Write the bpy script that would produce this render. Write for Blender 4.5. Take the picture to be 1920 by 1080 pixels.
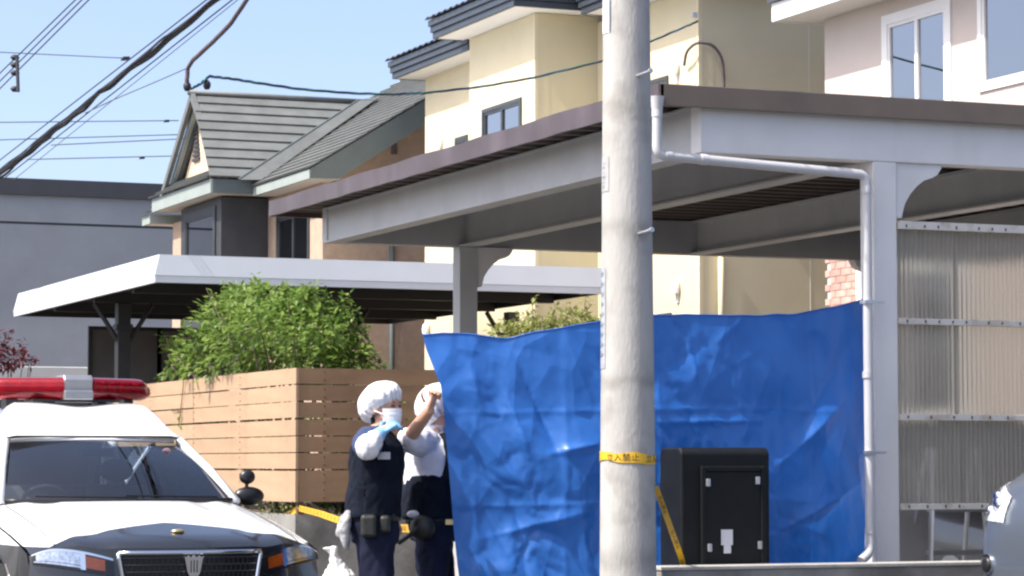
import bpy, bmesh, math, random
from mathutils import Vector, Matrix, noise
random.seed(7)
for o in list(bpy.data.objects): bpy.data.objects.remove(o)
S = bpy.context.scene
R = math.radians
# ------------------------------------------------------------------ camera
# world axes follow the street grid: x along the carport front, y along the side street
F, HY, YAW, CAMH = 5000.0, 868.0, R(22.4), 1.25
PITCH = math.atan((HY - 540) / F)
cam = bpy.data.cameras.new('camera'); camo = bpy.data.objects.new('camera', cam)
S.collection.objects.link(camo)
camo.location = (0, 0, CAMH); camo.rotation_euler = (R(90) + PITCH, 0, -YAW)
cam.sensor_width = 36; cam.lens = 36 * F / 1920; cam.clip_start = 0.1; cam.clip_end = 3000
S.camera = camo
S.render.resolution_x, S.render.resolution_y = 1024, 576
# ------------------------------------------------------------------ light
SUN_EL, SUN_AZ = R(54), R(-93)          # azimuth clockwise from +y
w = bpy.data.worlds.new('World'); S.world = w; w.use_nodes = True
nt = w.node_tree; bg = nt.nodes['Background']
sky = nt.nodes.new('ShaderNodeTexSky'); sky.sky_type = 'NISHITA'; sky.sun_disc = False
sky.sun_elevation = SUN_EL; sky.sun_rotation = SUN_AZ % (2 * math.pi)
sky.air_density = 0.5; sky.dust_density = 3.0; sky.ozone_density = 0.0
nt.links.new(sky.outputs[0], bg.inputs[0]); bg.inputs[1].default_value = 0.15
sl = bpy.data.lights.new('sun', 'SUN'); slo = bpy.data.objects.new('sun', sl); S.collection.objects.link(slo)
sl.energy = 2.95; sl.angle = R(0.53); sl.color = (1.0, 0.955, 0.88)
sd = Vector((math.sin(SUN_AZ) * math.cos(SUN_EL), math.cos(SUN_AZ) * math.cos(SUN_EL), math.sin(SUN_EL)))
slo.rotation_euler = (-sd).to_track_quat('-Z', 'Y').to_euler(); slo.location = (-20, 5, 30)
S.view_settings.view_transform = 'Standard'; S.view_settings.look = 'None'
S.view_settings.exposure = 1.27; S.view_settings.gamma = 1.0
try: S.view_settings.use_curve_mapping = False
except Exception: pass
S.render.engine = 'CYCLES'
S.cycles.pixel_filter_type = 'BLACKMAN_HARRIS'; S.cycles.filter_width = 2.4
# ------------------------------------------------------------------ pixel -> direction helpers (photo pixels)
def ray(px, py):
    x = (px - 960) / F; q = (540 - py) / F
    y = math.cos(PITCH) - q * math.sin(PITCH); z = math.sin(PITCH) + q * math.cos(PITCH)
    return Vector((x * math.cos(YAW) + y * math.sin(YAW), -x * math.sin(YAW) + y * math.cos(YAW), z))
def at(px, py, t): return Vector((0, 0, CAMH)) + ray(px, py) * t
def hu(px, py, u): return at(px, py, u / ray(px, py).x)
def hv(px, py, v): return at(px, py, v / ray(px, py).y)
def hp(px, py, a, b):                       # vertical plane through a and b
    n = Vector((-(b.y - a.y), b.x - a.x, 0)); r = ray(px, py)
    return at(px, py, a.dot(n) / r.dot(n))
def dep(px, py, d):
    q = (540 - py) / F
    return at(px, py, d / (math.cos(PITCH) - q * math.sin(PITCH)))
# ------------------------------------------------------------------ materials
def nd(nt, t, **k):
    n = nt.nodes.new(t)
    for a, b in k.items(): setattr(n, a, b)
    return n
def base_mat(name):
    m = bpy.data.materials.new(name); m.use_nodes = True
    return m, m.node_tree, m.node_tree.nodes['Principled BSDF']
def mat(name, col, rough=0.6, var=0.08, scale=6.0, metal=0.0, bump=0.0, bscale=60.0, spec=0.5, dirt=None, streak=0.0,
        rnd=0.0, coat=0.0, stretch=(1, 1, 1)):
    m, t, b = base_mat(name)
    b.inputs['Roughness'].default_value = rough; b.inputs['Metallic'].default_value = metal
    b.inputs['Specular IOR Level'].default_value = spec
    if coat: b.inputs['Coat Weight'].default_value = coat; b.inputs['Coat Roughness'].default_value = 0.04
    tc = nd(t, 'ShaderNodeTexCoord'); mp = nd(t, 'ShaderNodeMapping'); mp.inputs['Scale'].default_value = stretch
    t.links.new(tc.outputs['Object'], mp.inputs[0])
    n1 = nd(t, 'ShaderNodeTexNoise'); n1.inputs['Scale'].default_value = scale; n1.inputs['Detail'].default_value = 6
    n1.inputs['Roughness'].default_value = 0.62
    t.links.new(mp.outputs[0], n1.inputs['Vector'])
    rp = nd(t, 'ShaderNodeValToRGB'); c = Vector(col[:3])
    lo, hi = c * (1 - var * 1.6), c * (1 + var * 1.2)
    rp.color_ramp.elements[0].position = 0.32; rp.color_ramp.elements[1].position = 0.68
    rp.color_ramp.elements[0].color = (*lo, 1); rp.color_ramp.elements[1].color = (*[min(.95, x) for x in hi], 1)
    t.links.new(n1.outputs[0], rp.inputs[0]); out = rp.outputs[0]
    if dirt:
        n2 = nd(t, 'ShaderNodeTexNoise'); n2.inputs['Scale'].default_value = dirt[2]; n2.inputs['Detail'].default_value = 8
        mp2 = nd(t, 'ShaderNodeMapping'); mp2.inputs['Scale'].default_value = (1, 1, 0.18 if streak else 1)
        t.links.new(tc.outputs['Object'], mp2.inputs[0]); t.links.new(mp2.outputs[0], n2.inputs['Vector'])
        r2 = nd(t, 'ShaderNodeValToRGB'); r2.color_ramp.elements[0].position = dirt[3] if len(dirt) > 3 else 0.5
        r2.color_ramp.elements[1].position = (dirt[3] if len(dirt) > 3 else 0.5) + 0.22
        t.links.new(n2.outputs[0], r2.inputs[0])
        mm = nd(t, 'ShaderNodeMath', operation='MULTIPLY'); mm.inputs[1].default_value = dirt[1]
        t.links.new(r2.outputs[0], mm.inputs[0])
        mx = nd(t, 'ShaderNodeMix', data_type='RGBA'); t.links.new(mm.outputs[0], mx.inputs[0])
        t.links.new(out, mx.inputs[6]); mx.inputs[7].default_value = (*dirt[0], 1); out = mx.outputs[2]
    if rnd:
        oi = nd(t, 'ShaderNodeObjectInfo'); mr = nd(t, 'ShaderNodeMapRange')
        mr.inputs[3].default_value = 1 - rnd; mr.inputs[4].default_value = 1 + rnd
        t.links.new(oi.outputs['Random'], mr.inputs[0])
        vm = nd(t, 'ShaderNodeVectorMath', operation='SCALE'); t.links.new(out, vm.inputs[0]); t.links.new(mr.outputs[0], vm.inputs['Scale'])
        out = vm.outputs[0]
    t.links.new(out, b.inputs['Base Color'])
    if bump:
        n3 = nd(t, 'ShaderNodeTexNoise'); n3.inputs['Scale'].default_value = bscale; n3.inputs['Detail'].default_value = 5
        t.links.new(mp.outputs[0], n3.inputs['Vector'])
        bp = nd(t, 'ShaderNodeBump'); bp.inputs['Strength'].default_value = bump; bp.inputs['Distance'].default_value = 0.01
        t.links.new(n3.outputs[0], bp.inputs['Height']); t.links.new(bp.outputs[0], b.inputs['Normal'])
    return m
def glass_mat(name, tint, refl=0.5, rough=0.02, ior=1.5, floor=0.05):   # thin pane: see-through tint under a mirror layer
    m, t, b = base_mat(name); t.nodes.remove(b)
    o = t.nodes['Material Output']; g = nd(t, 'ShaderNodeBsdfGlossy'); g.inputs['Roughness'].default_value = rough
    g.inputs['Color'].default_value = (0.95, 0.97, 1, 1)
    tr = nd(t, 'ShaderNodeBsdfTransparent'); tr.inputs[0].default_value = (*tint, 1)
    fr = nd(t, 'ShaderNodeFresnel'); fr.inputs[0].default_value = ior
    ad = nd(t, 'ShaderNodeMath', operation='MULTIPLY_ADD'); ad.inputs[1].default_value = 1.0 + refl; ad.inputs[2].default_value = floor
    ad.use_clamp = True
    t.links.new(fr.outputs[0], ad.inputs[0]); mx = nd(t, 'ShaderNodeMixShader')
    t.links.new(ad.outputs[0], mx.inputs[0]); t.links.new(tr.outputs[0], mx.inputs[1]); t.links.new(g.outputs[0], mx.inputs[2])
    t.links.new(mx.outputs[0], o.inputs['Surface']); return m
M = {}
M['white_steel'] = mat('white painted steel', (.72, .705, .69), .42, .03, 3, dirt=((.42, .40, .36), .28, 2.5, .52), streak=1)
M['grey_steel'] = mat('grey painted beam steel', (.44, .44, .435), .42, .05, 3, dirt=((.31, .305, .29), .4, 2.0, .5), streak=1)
M['brown_fascia'] = mat('brown coated fascia', (.070, .050, .052), .38, .12, 2.5, dirt=((.115, .09, .10), .6, 3.5, .48), streak=1)
M['brown_deck'] = mat('brown folded deck', (.075, .055, .045), .5, .15, 3)
M['pvc'] = mat('grey plastic pipe', (.52, .52, .53), .35, .03, 4)
M['rail'] = mat('stained white rail', (.58, .56, .51), .5, .05, 4, dirt=((.30, .20, .09), .85, 9, .52))
M['concrete_pole'] = mat('pole concrete', (.50, .49, .47), .85, .10, 5, bump=.35, bscale=70, dirt=((.23, .22, .20), .65, 4.5, .55), stretch=(1, 1, .35))
M['concrete'] = mat('wall concrete', (.24, .235, .22), .9, .15, 4, bump=.4, bscale=50, dirt=((.10, .10, .09), .7, 3, .48))
M['concrete_light'] = mat('coping concrete', (.40, .39, .36), .9, .12, 5, bump=.4, bscale=50, dirt=((.16, .16, .14), .6, 5, .5))
M['asphalt'] = mat('asphalt', (.055, .055, .057), .9, .2, 9, bump=.6, bscale=160)
M['pad'] = mat('concrete slab', (.17, .165, .155), .9, .12, 2, bump=.3, bscale=80)
M['soil'] = mat('yard soil', (.12, .10, .075), .95, .25, 4, bump=.6, bscale=30)
M['line'] = mat('road paint', (.7, .7, .68), .7, .1, 12)
M['board_shade'] = mat('tan board with painted shade', (.30, .185, .105), .6, .10, 3, rnd=.06, bump=.08, bscale=40, dirt=((.20, .12, .07), .4, 3.0, .5), stretch=(.4, .4, 2))  # tan board darkened: shade of the front face is put into the colour
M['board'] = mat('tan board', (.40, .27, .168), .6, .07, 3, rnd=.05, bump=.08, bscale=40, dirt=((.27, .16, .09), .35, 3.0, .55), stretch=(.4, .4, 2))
M['fence_post'] = mat('brown fence post', (.12, .075, .05), .6, .1, 8)
M['cream'] = mat('cream stucco', (.60, .535, .37), .9, .03, 1.6, bump=.25, bscale=90, dirt=((.55, .49, .345), .4, 1.3, .5), streak=1)
M['cream_trim'] = mat('cream trim', (.66, .58, .40), .8, .03, 2)
M['soffit'] = mat('white soffit', (.74, .72, .68), .8, .03, 2)
M['slate'] = mat('slate fascia', (.045, .056, .072), .45, .08, 4)
M['slate_roof'] = mat('dark roof metal', (.06, .065, .08), .5, .1, 5)
M['tan_wall'] = mat('tan siding', (.44, .325, .245), .9, .07, 7, bump=.5, bscale=26, dirt=((.34, .25, .185), .3, 5, .5))
M['roof_grey'] = mat('grey green roofing', (.132, .142, .138), .6, .10, 3, rnd=.05, dirt=((.10, .10, .095), .4, 2.5, .5))
M['fascia_green'] = mat('grey green fascia', (.30, .345, .325), .5, .06, 3)
M['fascia_dark'] = mat('shade toned grey green', (.12, .145, .145), .5, .06, 3)  # pale fascia paint darkened: shade on camera-facing edges is in the colour
M['bay'] = mat('charcoal bay panel', (.052, .056, .062), .5, .1, 3)
M['grey_wall'] = mat('blue grey siding', (.32, .345, .375), .85, .05, 1.2, dirt=((.27, .295, .33), .4, .7, .5))
M['grey_cap'] = mat('dark parapet cap', (.06, .066, .075), .6, .05, 2)
M['pale_wall'] = mat('pale panel wall', (.58, .60, .61), .8, .05, 1.5)
M['pink_wall'] = mat('pale pink beige siding', (.56, .50, .465), .9, .03, 1.5, bump=.15, bscale=60)
M['brick'] = mat('pink brick', (.52, .315, .265), .9, .12, 12, rnd=.18)
M['mortar'] = mat('mortar', (.56, .48, .44), .95, .05, 20)
M['white_trim'] = mat('white trim', (.80, .80, .80), .45, .02, 3)
M['dark_frame'] = mat('dark window frame', (.045, .05, .055), .4, .1, 4)
M['room'] = mat('dim room', (.06, .065, .07), .95, .3, 1.5)
M['curtain'] = mat('curtain', (.62, .62, .60), .95, .15, 9, stretch=(6, 6, .3))
M['cp2_white'] = mat('white carport fascia', (.60, .63, .67), .3, .02, 2, dirt=((.55, .57, .6), .35, 1.6, .55))
M['cp2_dark'] = mat('black carport steel', (.022, .022, .025), .5, .1, 4)
M['screen'] = mat('dark screen panel', (.09, .085, .088), .35, .12, 2)
M['wire'] = mat('black cable', (.018, .018, .026), .6, .1, 8)
M['wire_thin'] = mat('grey wire', (.10, .11, .14), .6, .1, 8)
M['wire_brown'] = mat('brown cable', (.11, .085, .09), .6, .15, 8)
M['cable_green'] = mat('green cable', (.04, .20, .16), .5, .1, 8)
M['cable_blue'] = mat('blue cable', (.03, .09, .20), .5, .1, 8)
M['steel'] = mat('galvanised steel', (.55, .56, .58), .35, .06, 6, metal=.8)
M['alu'] = mat('aluminium', (.42, .43, .45), .42, .05, 8, metal=.8)
M['chrome'] = mat('chrome', (.75, .76, .78), .12, .02, 8, metal=1)
M['black_plastic'] = mat('black plastic', (.007, .008, .009), .55, .2, 8, bump=.12, bscale=200, spec=.25)
M['black_face'] = mat('dark plastic panel', (.009, .010, .011), .6, .15, 6, spec=.25)
M['paper'] = mat('white paper', (.60, .60, .63), .8, .03, 6)
M['ink'] = mat('ink', (.02, .02, .025), .8, .1, 8)
M['ink_blue'] = mat('blue ink', (.10, .17, .27), .8, .3, 30)
M['tape'] = mat('yellow tape', (.72, .42, .02), .42, .08, 20)
M['bag'] = mat('white polythene', (.74, .75, .76), .35, .05, 8, bump=.5, bscale=25)
M['navy_vest'] = mat('navy vest', (.006, .009, .018), .9, .35, 7, bump=.5, bscale=18, spec=.15)
M['navy_shirt'] = mat('navy shirt', (.022, .04, .11), .85, .2, 9, bump=.4, bscale=22)
M['navy_trousers'] = mat('navy trousers', (.012, .015, .034), .9, .25, 7, bump=.5, bscale=14, spec=.15)
M['shirt'] = mat('white shirt', (.70, .71, .78), .85, .05, 9, bump=.45, bscale=16)
M['cap'] = mat('white cap', (.72, .72, .74), .8, .10, 16, bump=1.0, bscale=26)
M['mask'] = mat('white mask', (.80, .81, .84), .8, .03, 14, bump=.15, bscale=60)
M['glove'] = mat('pale blue glove', (.22, .46, .74), .45, .1, 12, bump=.4, bscale=30)
M['skin'] = mat('skin', (.52, .30, .21), .5, .06, 14)
M['hair'] = mat('dark hair', (.02, .017, .015), .6, .2, 40)
M['leather'] = mat('black leather', (.016, .017, .014), .45, .2, 10, bump=.2, bscale=50)
M['bark'] = mat('bark', (.10, .075, .055), .9, .2, 12, bump=.6, bscale=30)
M['tyre'] = mat('rubber', (.018, .018, .018), .85, .1, 20)
M['car_dark'] = mat('dark trim', (.014, .014, .016), .35, .1, 8)
M['seat'] = mat('seat fabric', (.10, .11, .12), .9, .15, 9)
M['silver'] = mat('silver paint', (.15, .175, .215), .34, .02, 3, metal=.55, coat=.7)
M['dark_car'] = mat('dark grey paint', (.10, .105, .11), .3, .03, 3, metal=.3, coat=.6)
M['amber'] = mat('amber lens', (.62, .13, .015), .2, .12, 40, coat=.5)
M['lens'] = mat('lamp reflector', (.70, .72, .74), .15, .25, 38, metal=.9)
M['gold'] = mat('gold badge', (.62, .50, .25), .3, .15, 30, metal=.8)
M['glass'] = glass_mat('window glass', (.30, .33, .36), .35, .01)
M['sky_glass'] = glass_mat('bright window glass', (.34, .37, .40), .8, .01, 1.6, .22)
M['windscreen'] = glass_mat('car windscreen', (.46, .52, .55), .55, .01, 1.5, .05)
M['lamp_glass'] = glass_mat('lamp glass', (.93, .94, .95), .0, .02, 1.3, .0)
def leaf_mat(name, a, b, tr=.35):
    m, t, p = base_mat(name); o = t.nodes['Material Output']
    gi = nd(t, 'ShaderNodeNewGeometry'); rp = nd(t, 'ShaderNodeValToRGB')
    rp.color_ramp.elements[0].color = (*a, 1); rp.color_ramp.elements[1].color = (*b, 1)
    t.links.new(gi.outputs['Random Per Island'], rp.inputs[0]); t.links.new(rp.outputs[0], p.inputs['Base Color'])
    p.inputs['Roughness'].default_value = .45
    tl = nd(t, 'ShaderNodeBsdfTranslucent'); t.links.new(rp.outputs[0], tl.inputs[0])
    mx = nd(t, 'ShaderNodeMixShader'); mx.inputs[0].default_value = tr
    t.links.new(p.outputs[0], mx.inputs[1]); t.links.new(tl.outputs[0], mx.inputs[2]); t.links.new(mx.outputs[0], o.inputs[0]); return m
M['leaf'] = leaf_mat('green leaves', (.07, .15, .026), (.29, .40, .095), .5)
M['leaf_yellow'] = leaf_mat('yellow green leaves', (.20, .23, .06), (.36, .38, .13), .45)
M['leaf_red'] = leaf_mat('red leaves', (.08, .012, .02), (.17, .03, .045))
def tarp_mat():
    m, t, b = base_mat('blue tarpaulin'); o = t.nodes['Material Output']
    tc = nd(t, 'ShaderNodeTexCoord')
    n1 = nd(t, 'ShaderNodeTexNoise'); n1.inputs['Scale'].default_value = 2.2; n1.inputs['Detail'].default_value = 7; n1.inputs['Distortion'].default_value = 1.2
    t.links.new(tc.outputs['Object'], n1.inputs['Vector'])
    rp = nd(t, 'ShaderNodeValToRGB'); rp.color_ramp.elements[0].position = .3; rp.color_ramp.elements[1].position = .72
    rp.color_ramp.elements[0].color = (.022, .125, .44, 1); rp.color_ramp.elements[1].color = (.034, .165, .55, 1)
    t.links.new(n1.outputs[0], rp.inputs[0]); t.links.new(rp.outputs[0], b.inputs['Base Color'])
    b.inputs['Roughness'].default_value = .33; b.inputs['Specular IOR Level'].default_value = .6
    hs = None
    for sc, am in ((2.3, 1.0), (5.5, .55), (13, .25)):           # crumpled facets at three sizes
        v = nd(t, 'ShaderNodeTexVoronoi', feature='F1'); v.inputs['Scale'].default_value = sc; v.inputs['Randomness'].default_value = 1.0
        mpv = nd(t, 'ShaderNodeMapping'); mpv.inputs['Rotation'].default_value = (0, R(28 + sc * 9), 0); mpv.inputs['Scale'].default_value = (1, .3, .55)
        t.links.new(tc.outputs['Object'], mpv.inputs[0]); t.links.new(mpv.outputs[0], v.inputs['Vector'])
        m_ = nd(t, 'ShaderNodeMath', operation='MULTIPLY'); m_.inputs[1].default_value = am / sc * 2.3; t.links.new(v.outputs['Distance'], m_.inputs[0])
        if hs is None: hs = m_.outputs[0]
        else:
            ad_ = nd(t, 'ShaderNodeMath', operation='ADD'); t.links.new(hs, ad_.inputs[0]); t.links.new(m_.outputs[0], ad_.inputs[1]); hs = ad_.outputs[0]
    bp = nd(t, 'ShaderNodeBump'); bp.inputs['Strength'].default_value = .85; bp.inputs['Distance'].default_value = .09
    t.links.new(hs, bp.inputs['Height']); t.links.new(bp.outputs[0], b.inputs['Normal'])
    tl = nd(t, 'ShaderNodeBsdfTranslucent'); tl.inputs[0].default_value = (.02, .16, .60, 1); mx = nd(t, 'ShaderNodeMixShader'); mx.inputs[0].default_value = .28
    t.links.new(b.outputs[0], mx.inputs[1]); t.links.new(tl.outputs[0], mx.inputs[2]); t.links.new(mx.outputs[0], o.inputs[0]); return m
M['tarp'] = tarp_mat()
def poly_mat():
    m, t, b = base_mat('weathered polycarbonate'); o = t.nodes['Material Output']
    b.inputs['Base Color'].default_value = (.50, .48, .43, 1); b.inputs['Roughness'].default_value = .35
    rf = nd(t, 'ShaderNodeBsdfRefraction'); rf.inputs['Color'].default_value = (.66, .64, .58, 1); rf.inputs['Roughness'].default_value = .6; rf.inputs['IOR'].default_value = 1.02
    tl = nd(t, 'ShaderNodeBsdfTranslucent'); tl.inputs[0].default_value = (.62, .59, .52, 1)
    m1 = nd(t, 'ShaderNodeMixShader'); m1.inputs[0].default_value = .5; m2 = nd(t, 'ShaderNodeMixShader'); m2.inputs[0].default_value = .4
    t.links.new(rf.outputs[0], m1.inputs[1]); t.links.new(tl.outputs[0], m1.inputs[2]); t.links.new(m1.outputs[0], m2.inputs[1]); t.links.new(b.outputs[0], m2.inputs[2])
    t.links.new(m2.outputs[0], o.inputs[0]); return m
M['poly'] = poly_mat()
def red_mat():
    m, t, b = base_mat('red beacon dome'); b.inputs['Base Color'].default_value = (.40, .004, .018, 1); b.inputs['Roughness'].default_value = .05
    b.inputs['Transmission Weight'].default_value = .55; b.inputs['IOR'].default_value = 1.25; b.inputs['Coat Weight'].default_value = .6; b.inputs['Coat Roughness'].default_value = .03; return m
M['red_dome'] = red_mat()
M['red_inner'] = mat('red reflector', (.6, .02, .03), .3, .6, 14)
def paint_mat():                         # two-tone police paint: white over black, black chevron on the bonnet front
    m, t, b = base_mat('two tone car paint'); tc = nd(t, 'ShaderNodeTexCoord'); sp = nd(t, 'ShaderNodeSeparateXYZ'); t.links.new(tc.outputs['Object'], sp.inputs[0])
    ax = nd(t, 'ShaderNodeMath', operation='ABSOLUTE'); t.links.new(sp.outputs[0], ax.inputs[0])
    k = nd(t, 'ShaderNodeMath', operation='MULTIPLY_ADD'); k.inputs[1].default_value = .36; t.links.new(ax.outputs[0], k.inputs[0]); t.links.new(sp.outputs[1], k.inputs[2])
    c1 = nd(t, 'ShaderNodeMath', operation='LESS_THAN'); c1.inputs[1].default_value = .50; t.links.new(k.outputs[0], c1.inputs[0])
    c2 = nd(t, 'ShaderNodeMath', operation='LESS_THAN'); c2.inputs[1].default_value = .768; t.links.new(sp.outputs[2], c2.inputs[0])
    mxm = nd(t, 'ShaderNodeMath', operation='MAXIMUM'); t.links.new(c1.outputs[0], mxm.inputs[0]); t.links.new(c2.outputs[0], mxm.inputs[1])
    mx = nd(t, 'ShaderNodeMix', data_type='RGBA'); t.links.new(mxm.outputs[0], mx.inputs[0]); mx.inputs[6].default_value = (.80, .81, .82, 1); mx.inputs[7].default_value = (.012, .013, .017, 1)
    t.links.new(mx.outputs[2], b.inputs['Base Color']); b.inputs['Roughness'].default_value = .3; b.inputs['Coat Weight'].default_value = .8; b.inputs['Coat Roughness'].default_value = .05; return m
M['paint'] = paint_mat()
M['lens_white'] = mat('pale lamp lens', (.62, .64, .66), .18, .25, 30, coat=.6)
M['white_paint'] = mat('white car paint', (.80, .81, .82), .3, .01, 3, coat=.8)
M['black_paint'] = mat('black car paint', (.012, .013, .016), .25, .02, 3, coat=.8)
# ------------------------------------------------------------------ mesh helpers
class MB:
    def __init__(s): s.v = []; s.f = []
    def add(s, vs, fs):
        n = len(s.v); s.v += [tuple(p) for p in vs]; s.f += [tuple(i + n for i in q) for q in fs]; return s
    def box(s, x0, y0, z0, x1, y1, z1):
        if x0 > x1: x0, x1 = x1, x0
        if y0 > y1: y0, y1 = y1, y0
        if z0 > z1: z0, z1 = z1, z0
        return s.add([(x0, y0, z0), (x1, y0, z0), (x1, y1, z0), (x0, y1, z0), (x0, y0, z1), (x1, y0, z1), (x1, y1, z1), (x0, y1, z1)],
                     [(0, 3, 2, 1), (4, 5, 6, 7), (0, 1, 5, 4), (1, 2, 6, 5), (2, 3, 7, 6), (3, 0, 4, 7)])
    def prism(s, poly, ax, a0, a1):     # poly in the two other axes (order x,y,z without ax)
        def p(q, a): l = list(q); l.insert(ax, a); return tuple(l)
        n = len(poly)
        return s.add([p(q, a0) for q in poly] + [p(q, a1) for q in poly],
                     [tuple(range(n - 1, -1, -1)), tuple(range(n, 2 * n))] + [(i, (i + 1) % n, (i + 1) % n + n, i + n) for i in range(n)])
    def quad(s, *p): return s.add(p, [tuple(range(len(p)))])
    def slab(s, pts, d):                # polygon extruded by vector d
        n = len(pts); d = Vector(d); q = [Vector(p) for p in pts]
        return s.add(q + [p + d for p in q], [tuple(range(n - 1, -1, -1)), tuple(range(n, 2 * n))] + [(i, (i + 1) % n, (i + 1) % n + n, i + n) for i in range(n)])
    def grid(s, fn, nu, nv):
        vs = [fn(i / nu, j / nv) for i in range(nu + 1) for j in range(nv + 1)]
        return s.add(vs, [(i * (nv + 1) + j, (i + 1) * (nv + 1) + j, (i + 1) * (nv + 1) + j + 1, i * (nv + 1) + j + 1) for i in range(nu) for j in range(nv)])
    def tube(s, pts, r, n=8, cap=True):
        pts = [Vector(p) for p in pts]; rs = r if isinstance(r, (list, tuple)) else [r] * len(pts)
        rings = []; up = Vector((0, 0, 1))
        for i, p in enumerate(pts):
            d = (pts[min(i + 1, len(pts) - 1)] - pts[max(i - 1, 0)]).normalized()
            if i == 0:
                a = d.cross(up) if abs(d.z) < .95 else d.cross(Vector((1, 0, 0)))
            else: a = a - d * a.dot(d)
            a.normalize(); b = d.cross(a); q = rs[i]; qa, qb = q if isinstance(q, (list, tuple)) else (q, q)
            rings += [p + a * (qa * math.cos(t)) + b * (qb * math.sin(t)) for t in [2 * math.pi * k / n for k in range(n)]]
        m = len(pts); fs = [(i * n + k, i * n + (k + 1) % n, (i + 1) * n + (k + 1) % n, (i + 1) * n + k) for i in range(m - 1) for k in range(n)]
        if cap: fs += [tuple(range(n - 1, -1, -1)), tuple(range((m - 1) * n, m * n))]
        return s.add(rings, fs)
    def loft(s, secs, n=20, cap=True):  # secs: (cx, cy, z, rx, ry[, power])
        vs = []
        for q in secs:
            cx, cy, z, rx, ry = q[:5]; pw = q[5] if len(q) > 5 else 2.0
            for k in range(n):
                t = 2 * math.pi * k / n; c, d = math.cos(t), math.sin(t)
                vs.append((cx + rx * math.copysign(abs(c) ** (2 / pw), c), cy + ry * math.copysign(abs(d) ** (2 / pw), d), z))
        m = len(secs); fs = [(i * n + k, i * n + (k + 1) % n, (i + 1) * n + (k + 1) % n, (i + 1) * n + k) for i in range(m - 1) for k in range(n)]
        if cap: fs += [tuple(range(n - 1, -1, -1)), tuple(range((m - 1) * n, m * n))]
        return s.add(vs, fs)
    def ell(s, c, r, nu=14, nv=10, rot=None):
        c = Vector(c); vs = []; fs = []
        for j in range(1, nv):
            ph = math.pi * j / nv
            for i in range(nu):
                t = 2 * math.pi * i / nu; p = Vector((r[0] * math.sin(ph) * math.cos(t), r[1] * math.sin(ph) * math.sin(t), r[2] * math.cos(ph)))
                vs.append(c + (rot @ p if rot else p))
        top = Vector((0, 0, r[2])); vs += [c + (rot @ top if rot else top), c - (rot @ top if rot else top)]; T, B = len(vs) - 2, len(vs) - 1
        for j in range(nv - 2):
            for i in range(nu): fs.append((j * nu + i, (j + 1) * nu + i, (j + 1) * nu + (i + 1) % nu, j * nu + (i + 1) % nu))
        for i in range(nu): fs += [(T, i, (i + 1) % nu), (B, (nv - 2) * nu + (i + 1) % nu, (nv - 2) * nu + i)]
        return s.add(vs, fs)
    def mesh(s, name, off=(0, 0, 0), smooth=False, fix=True):
        o = Vector(off); me = bpy.data.meshes.new(name); me.from_pydata([Vector(p) - o for p in s.v], [], s.f); me.update()
        if fix:
            bm = bmesh.new(); bm.from_mesh(me); bmesh.ops.recalc_face_normals(bm, faces=bm.faces); bm.to_mesh(me); bm.free()
        if smooth:
            for p in me.polygons: p.use_smooth = True
        return me
    def build(s, name, m, parent=None, smooth=False, bevel=0, origin=None, fix=True, auto=None):
        off = origin if origin is not None else (ORG.get(parent.name, (0, 0, 0)) if parent else base_of(s.v))
        me = s.mesh(name, off, smooth, fix); me.materials.append(M[m] if isinstance(m, str) else m)
        ob = bpy.data.objects.new(name, me); S.collection.objects.link(ob)
        if parent: ob.parent = parent; ORG[ob.name] = ORG.get(parent.name, (0, 0, 0))
        else: ob.location = off; ORG[ob.name] = tuple(off)
        if parent and origin is not None: ob.location = Vector(origin) - Vector(ORG.get(parent.name, (0, 0, 0))); ORG[ob.name] = tuple(origin)
        if bevel:
            b = ob.modifiers.new('bevel', 'BEVEL'); b.width = bevel; b.segments = 2; b.limit_method = 'ANGLE'; b.angle_limit = R(40)
        if auto is not None and smooth:
            me.set_sharp_from_angle(angle=R(auto))
        return ob
ORG = {}
def base_of(vs):
    xs, ys, zs = zip(*vs); return ((min(xs) + max(xs)) / 2, (min(ys) + max(ys)) / 2, min(zs))
def thing(name, label, cat, loc=(0, 0, 0), rz=0, group=None, local=False):
    o = bpy.data.objects.new(name, None); S.collection.objects.link(o); o.location = loc; o.rotation_euler = (0, 0, rz); o.empty_display_size = .2
    o['label'] = label; o['category'] = cat
    if group: o['group'] = group
    ORG[o.name] = (0, 0, 0) if (local or rz) else tuple(loc); return o
def tag(o, label, cat, group=None):
    o['label'] = label; o['category'] = cat
    if group: o['group'] = group
    return o
def struct(o): o['kind'] = 'structure'; return o
def piece(me, name, parent, loc):       # cheap repeated piece sharing mesh data
    o = bpy.data.objects.new(name, me); S.collection.objects.link(o); o.parent = parent; o.location = loc; return o
def remesh(mb, name, m, parent, voxel=.012, it=4, fac=.5, disp=None):
    ob = mb.build('temp_shape', m, None, origin=(0, 0, 0)); md = ob.modifiers.new('r', 'REMESH'); md.mode = 'VOXEL'; md.voxel_size = voxel
    sm = ob.modifiers.new('s', 'SMOOTH'); sm.factor = fac; sm.iterations = it
    me = bpy.data.meshes.new_from_object(ob.evaluated_get(bpy.context.evaluated_depsgraph_get())); bpy.data.objects.remove(ob)
    me.materials.clear(); me.materials.append(M[m])
    if disp:
        for vtx in me.vertices: vtx.co = disp(vtx.co.copy(), vtx.normal.copy())
    for p in me.polygons: p.use_smooth = True
    o = bpy.data.objects.new(name, me); S.collection.objects.link(o)
    if parent: o.parent = parent
    return o
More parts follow.
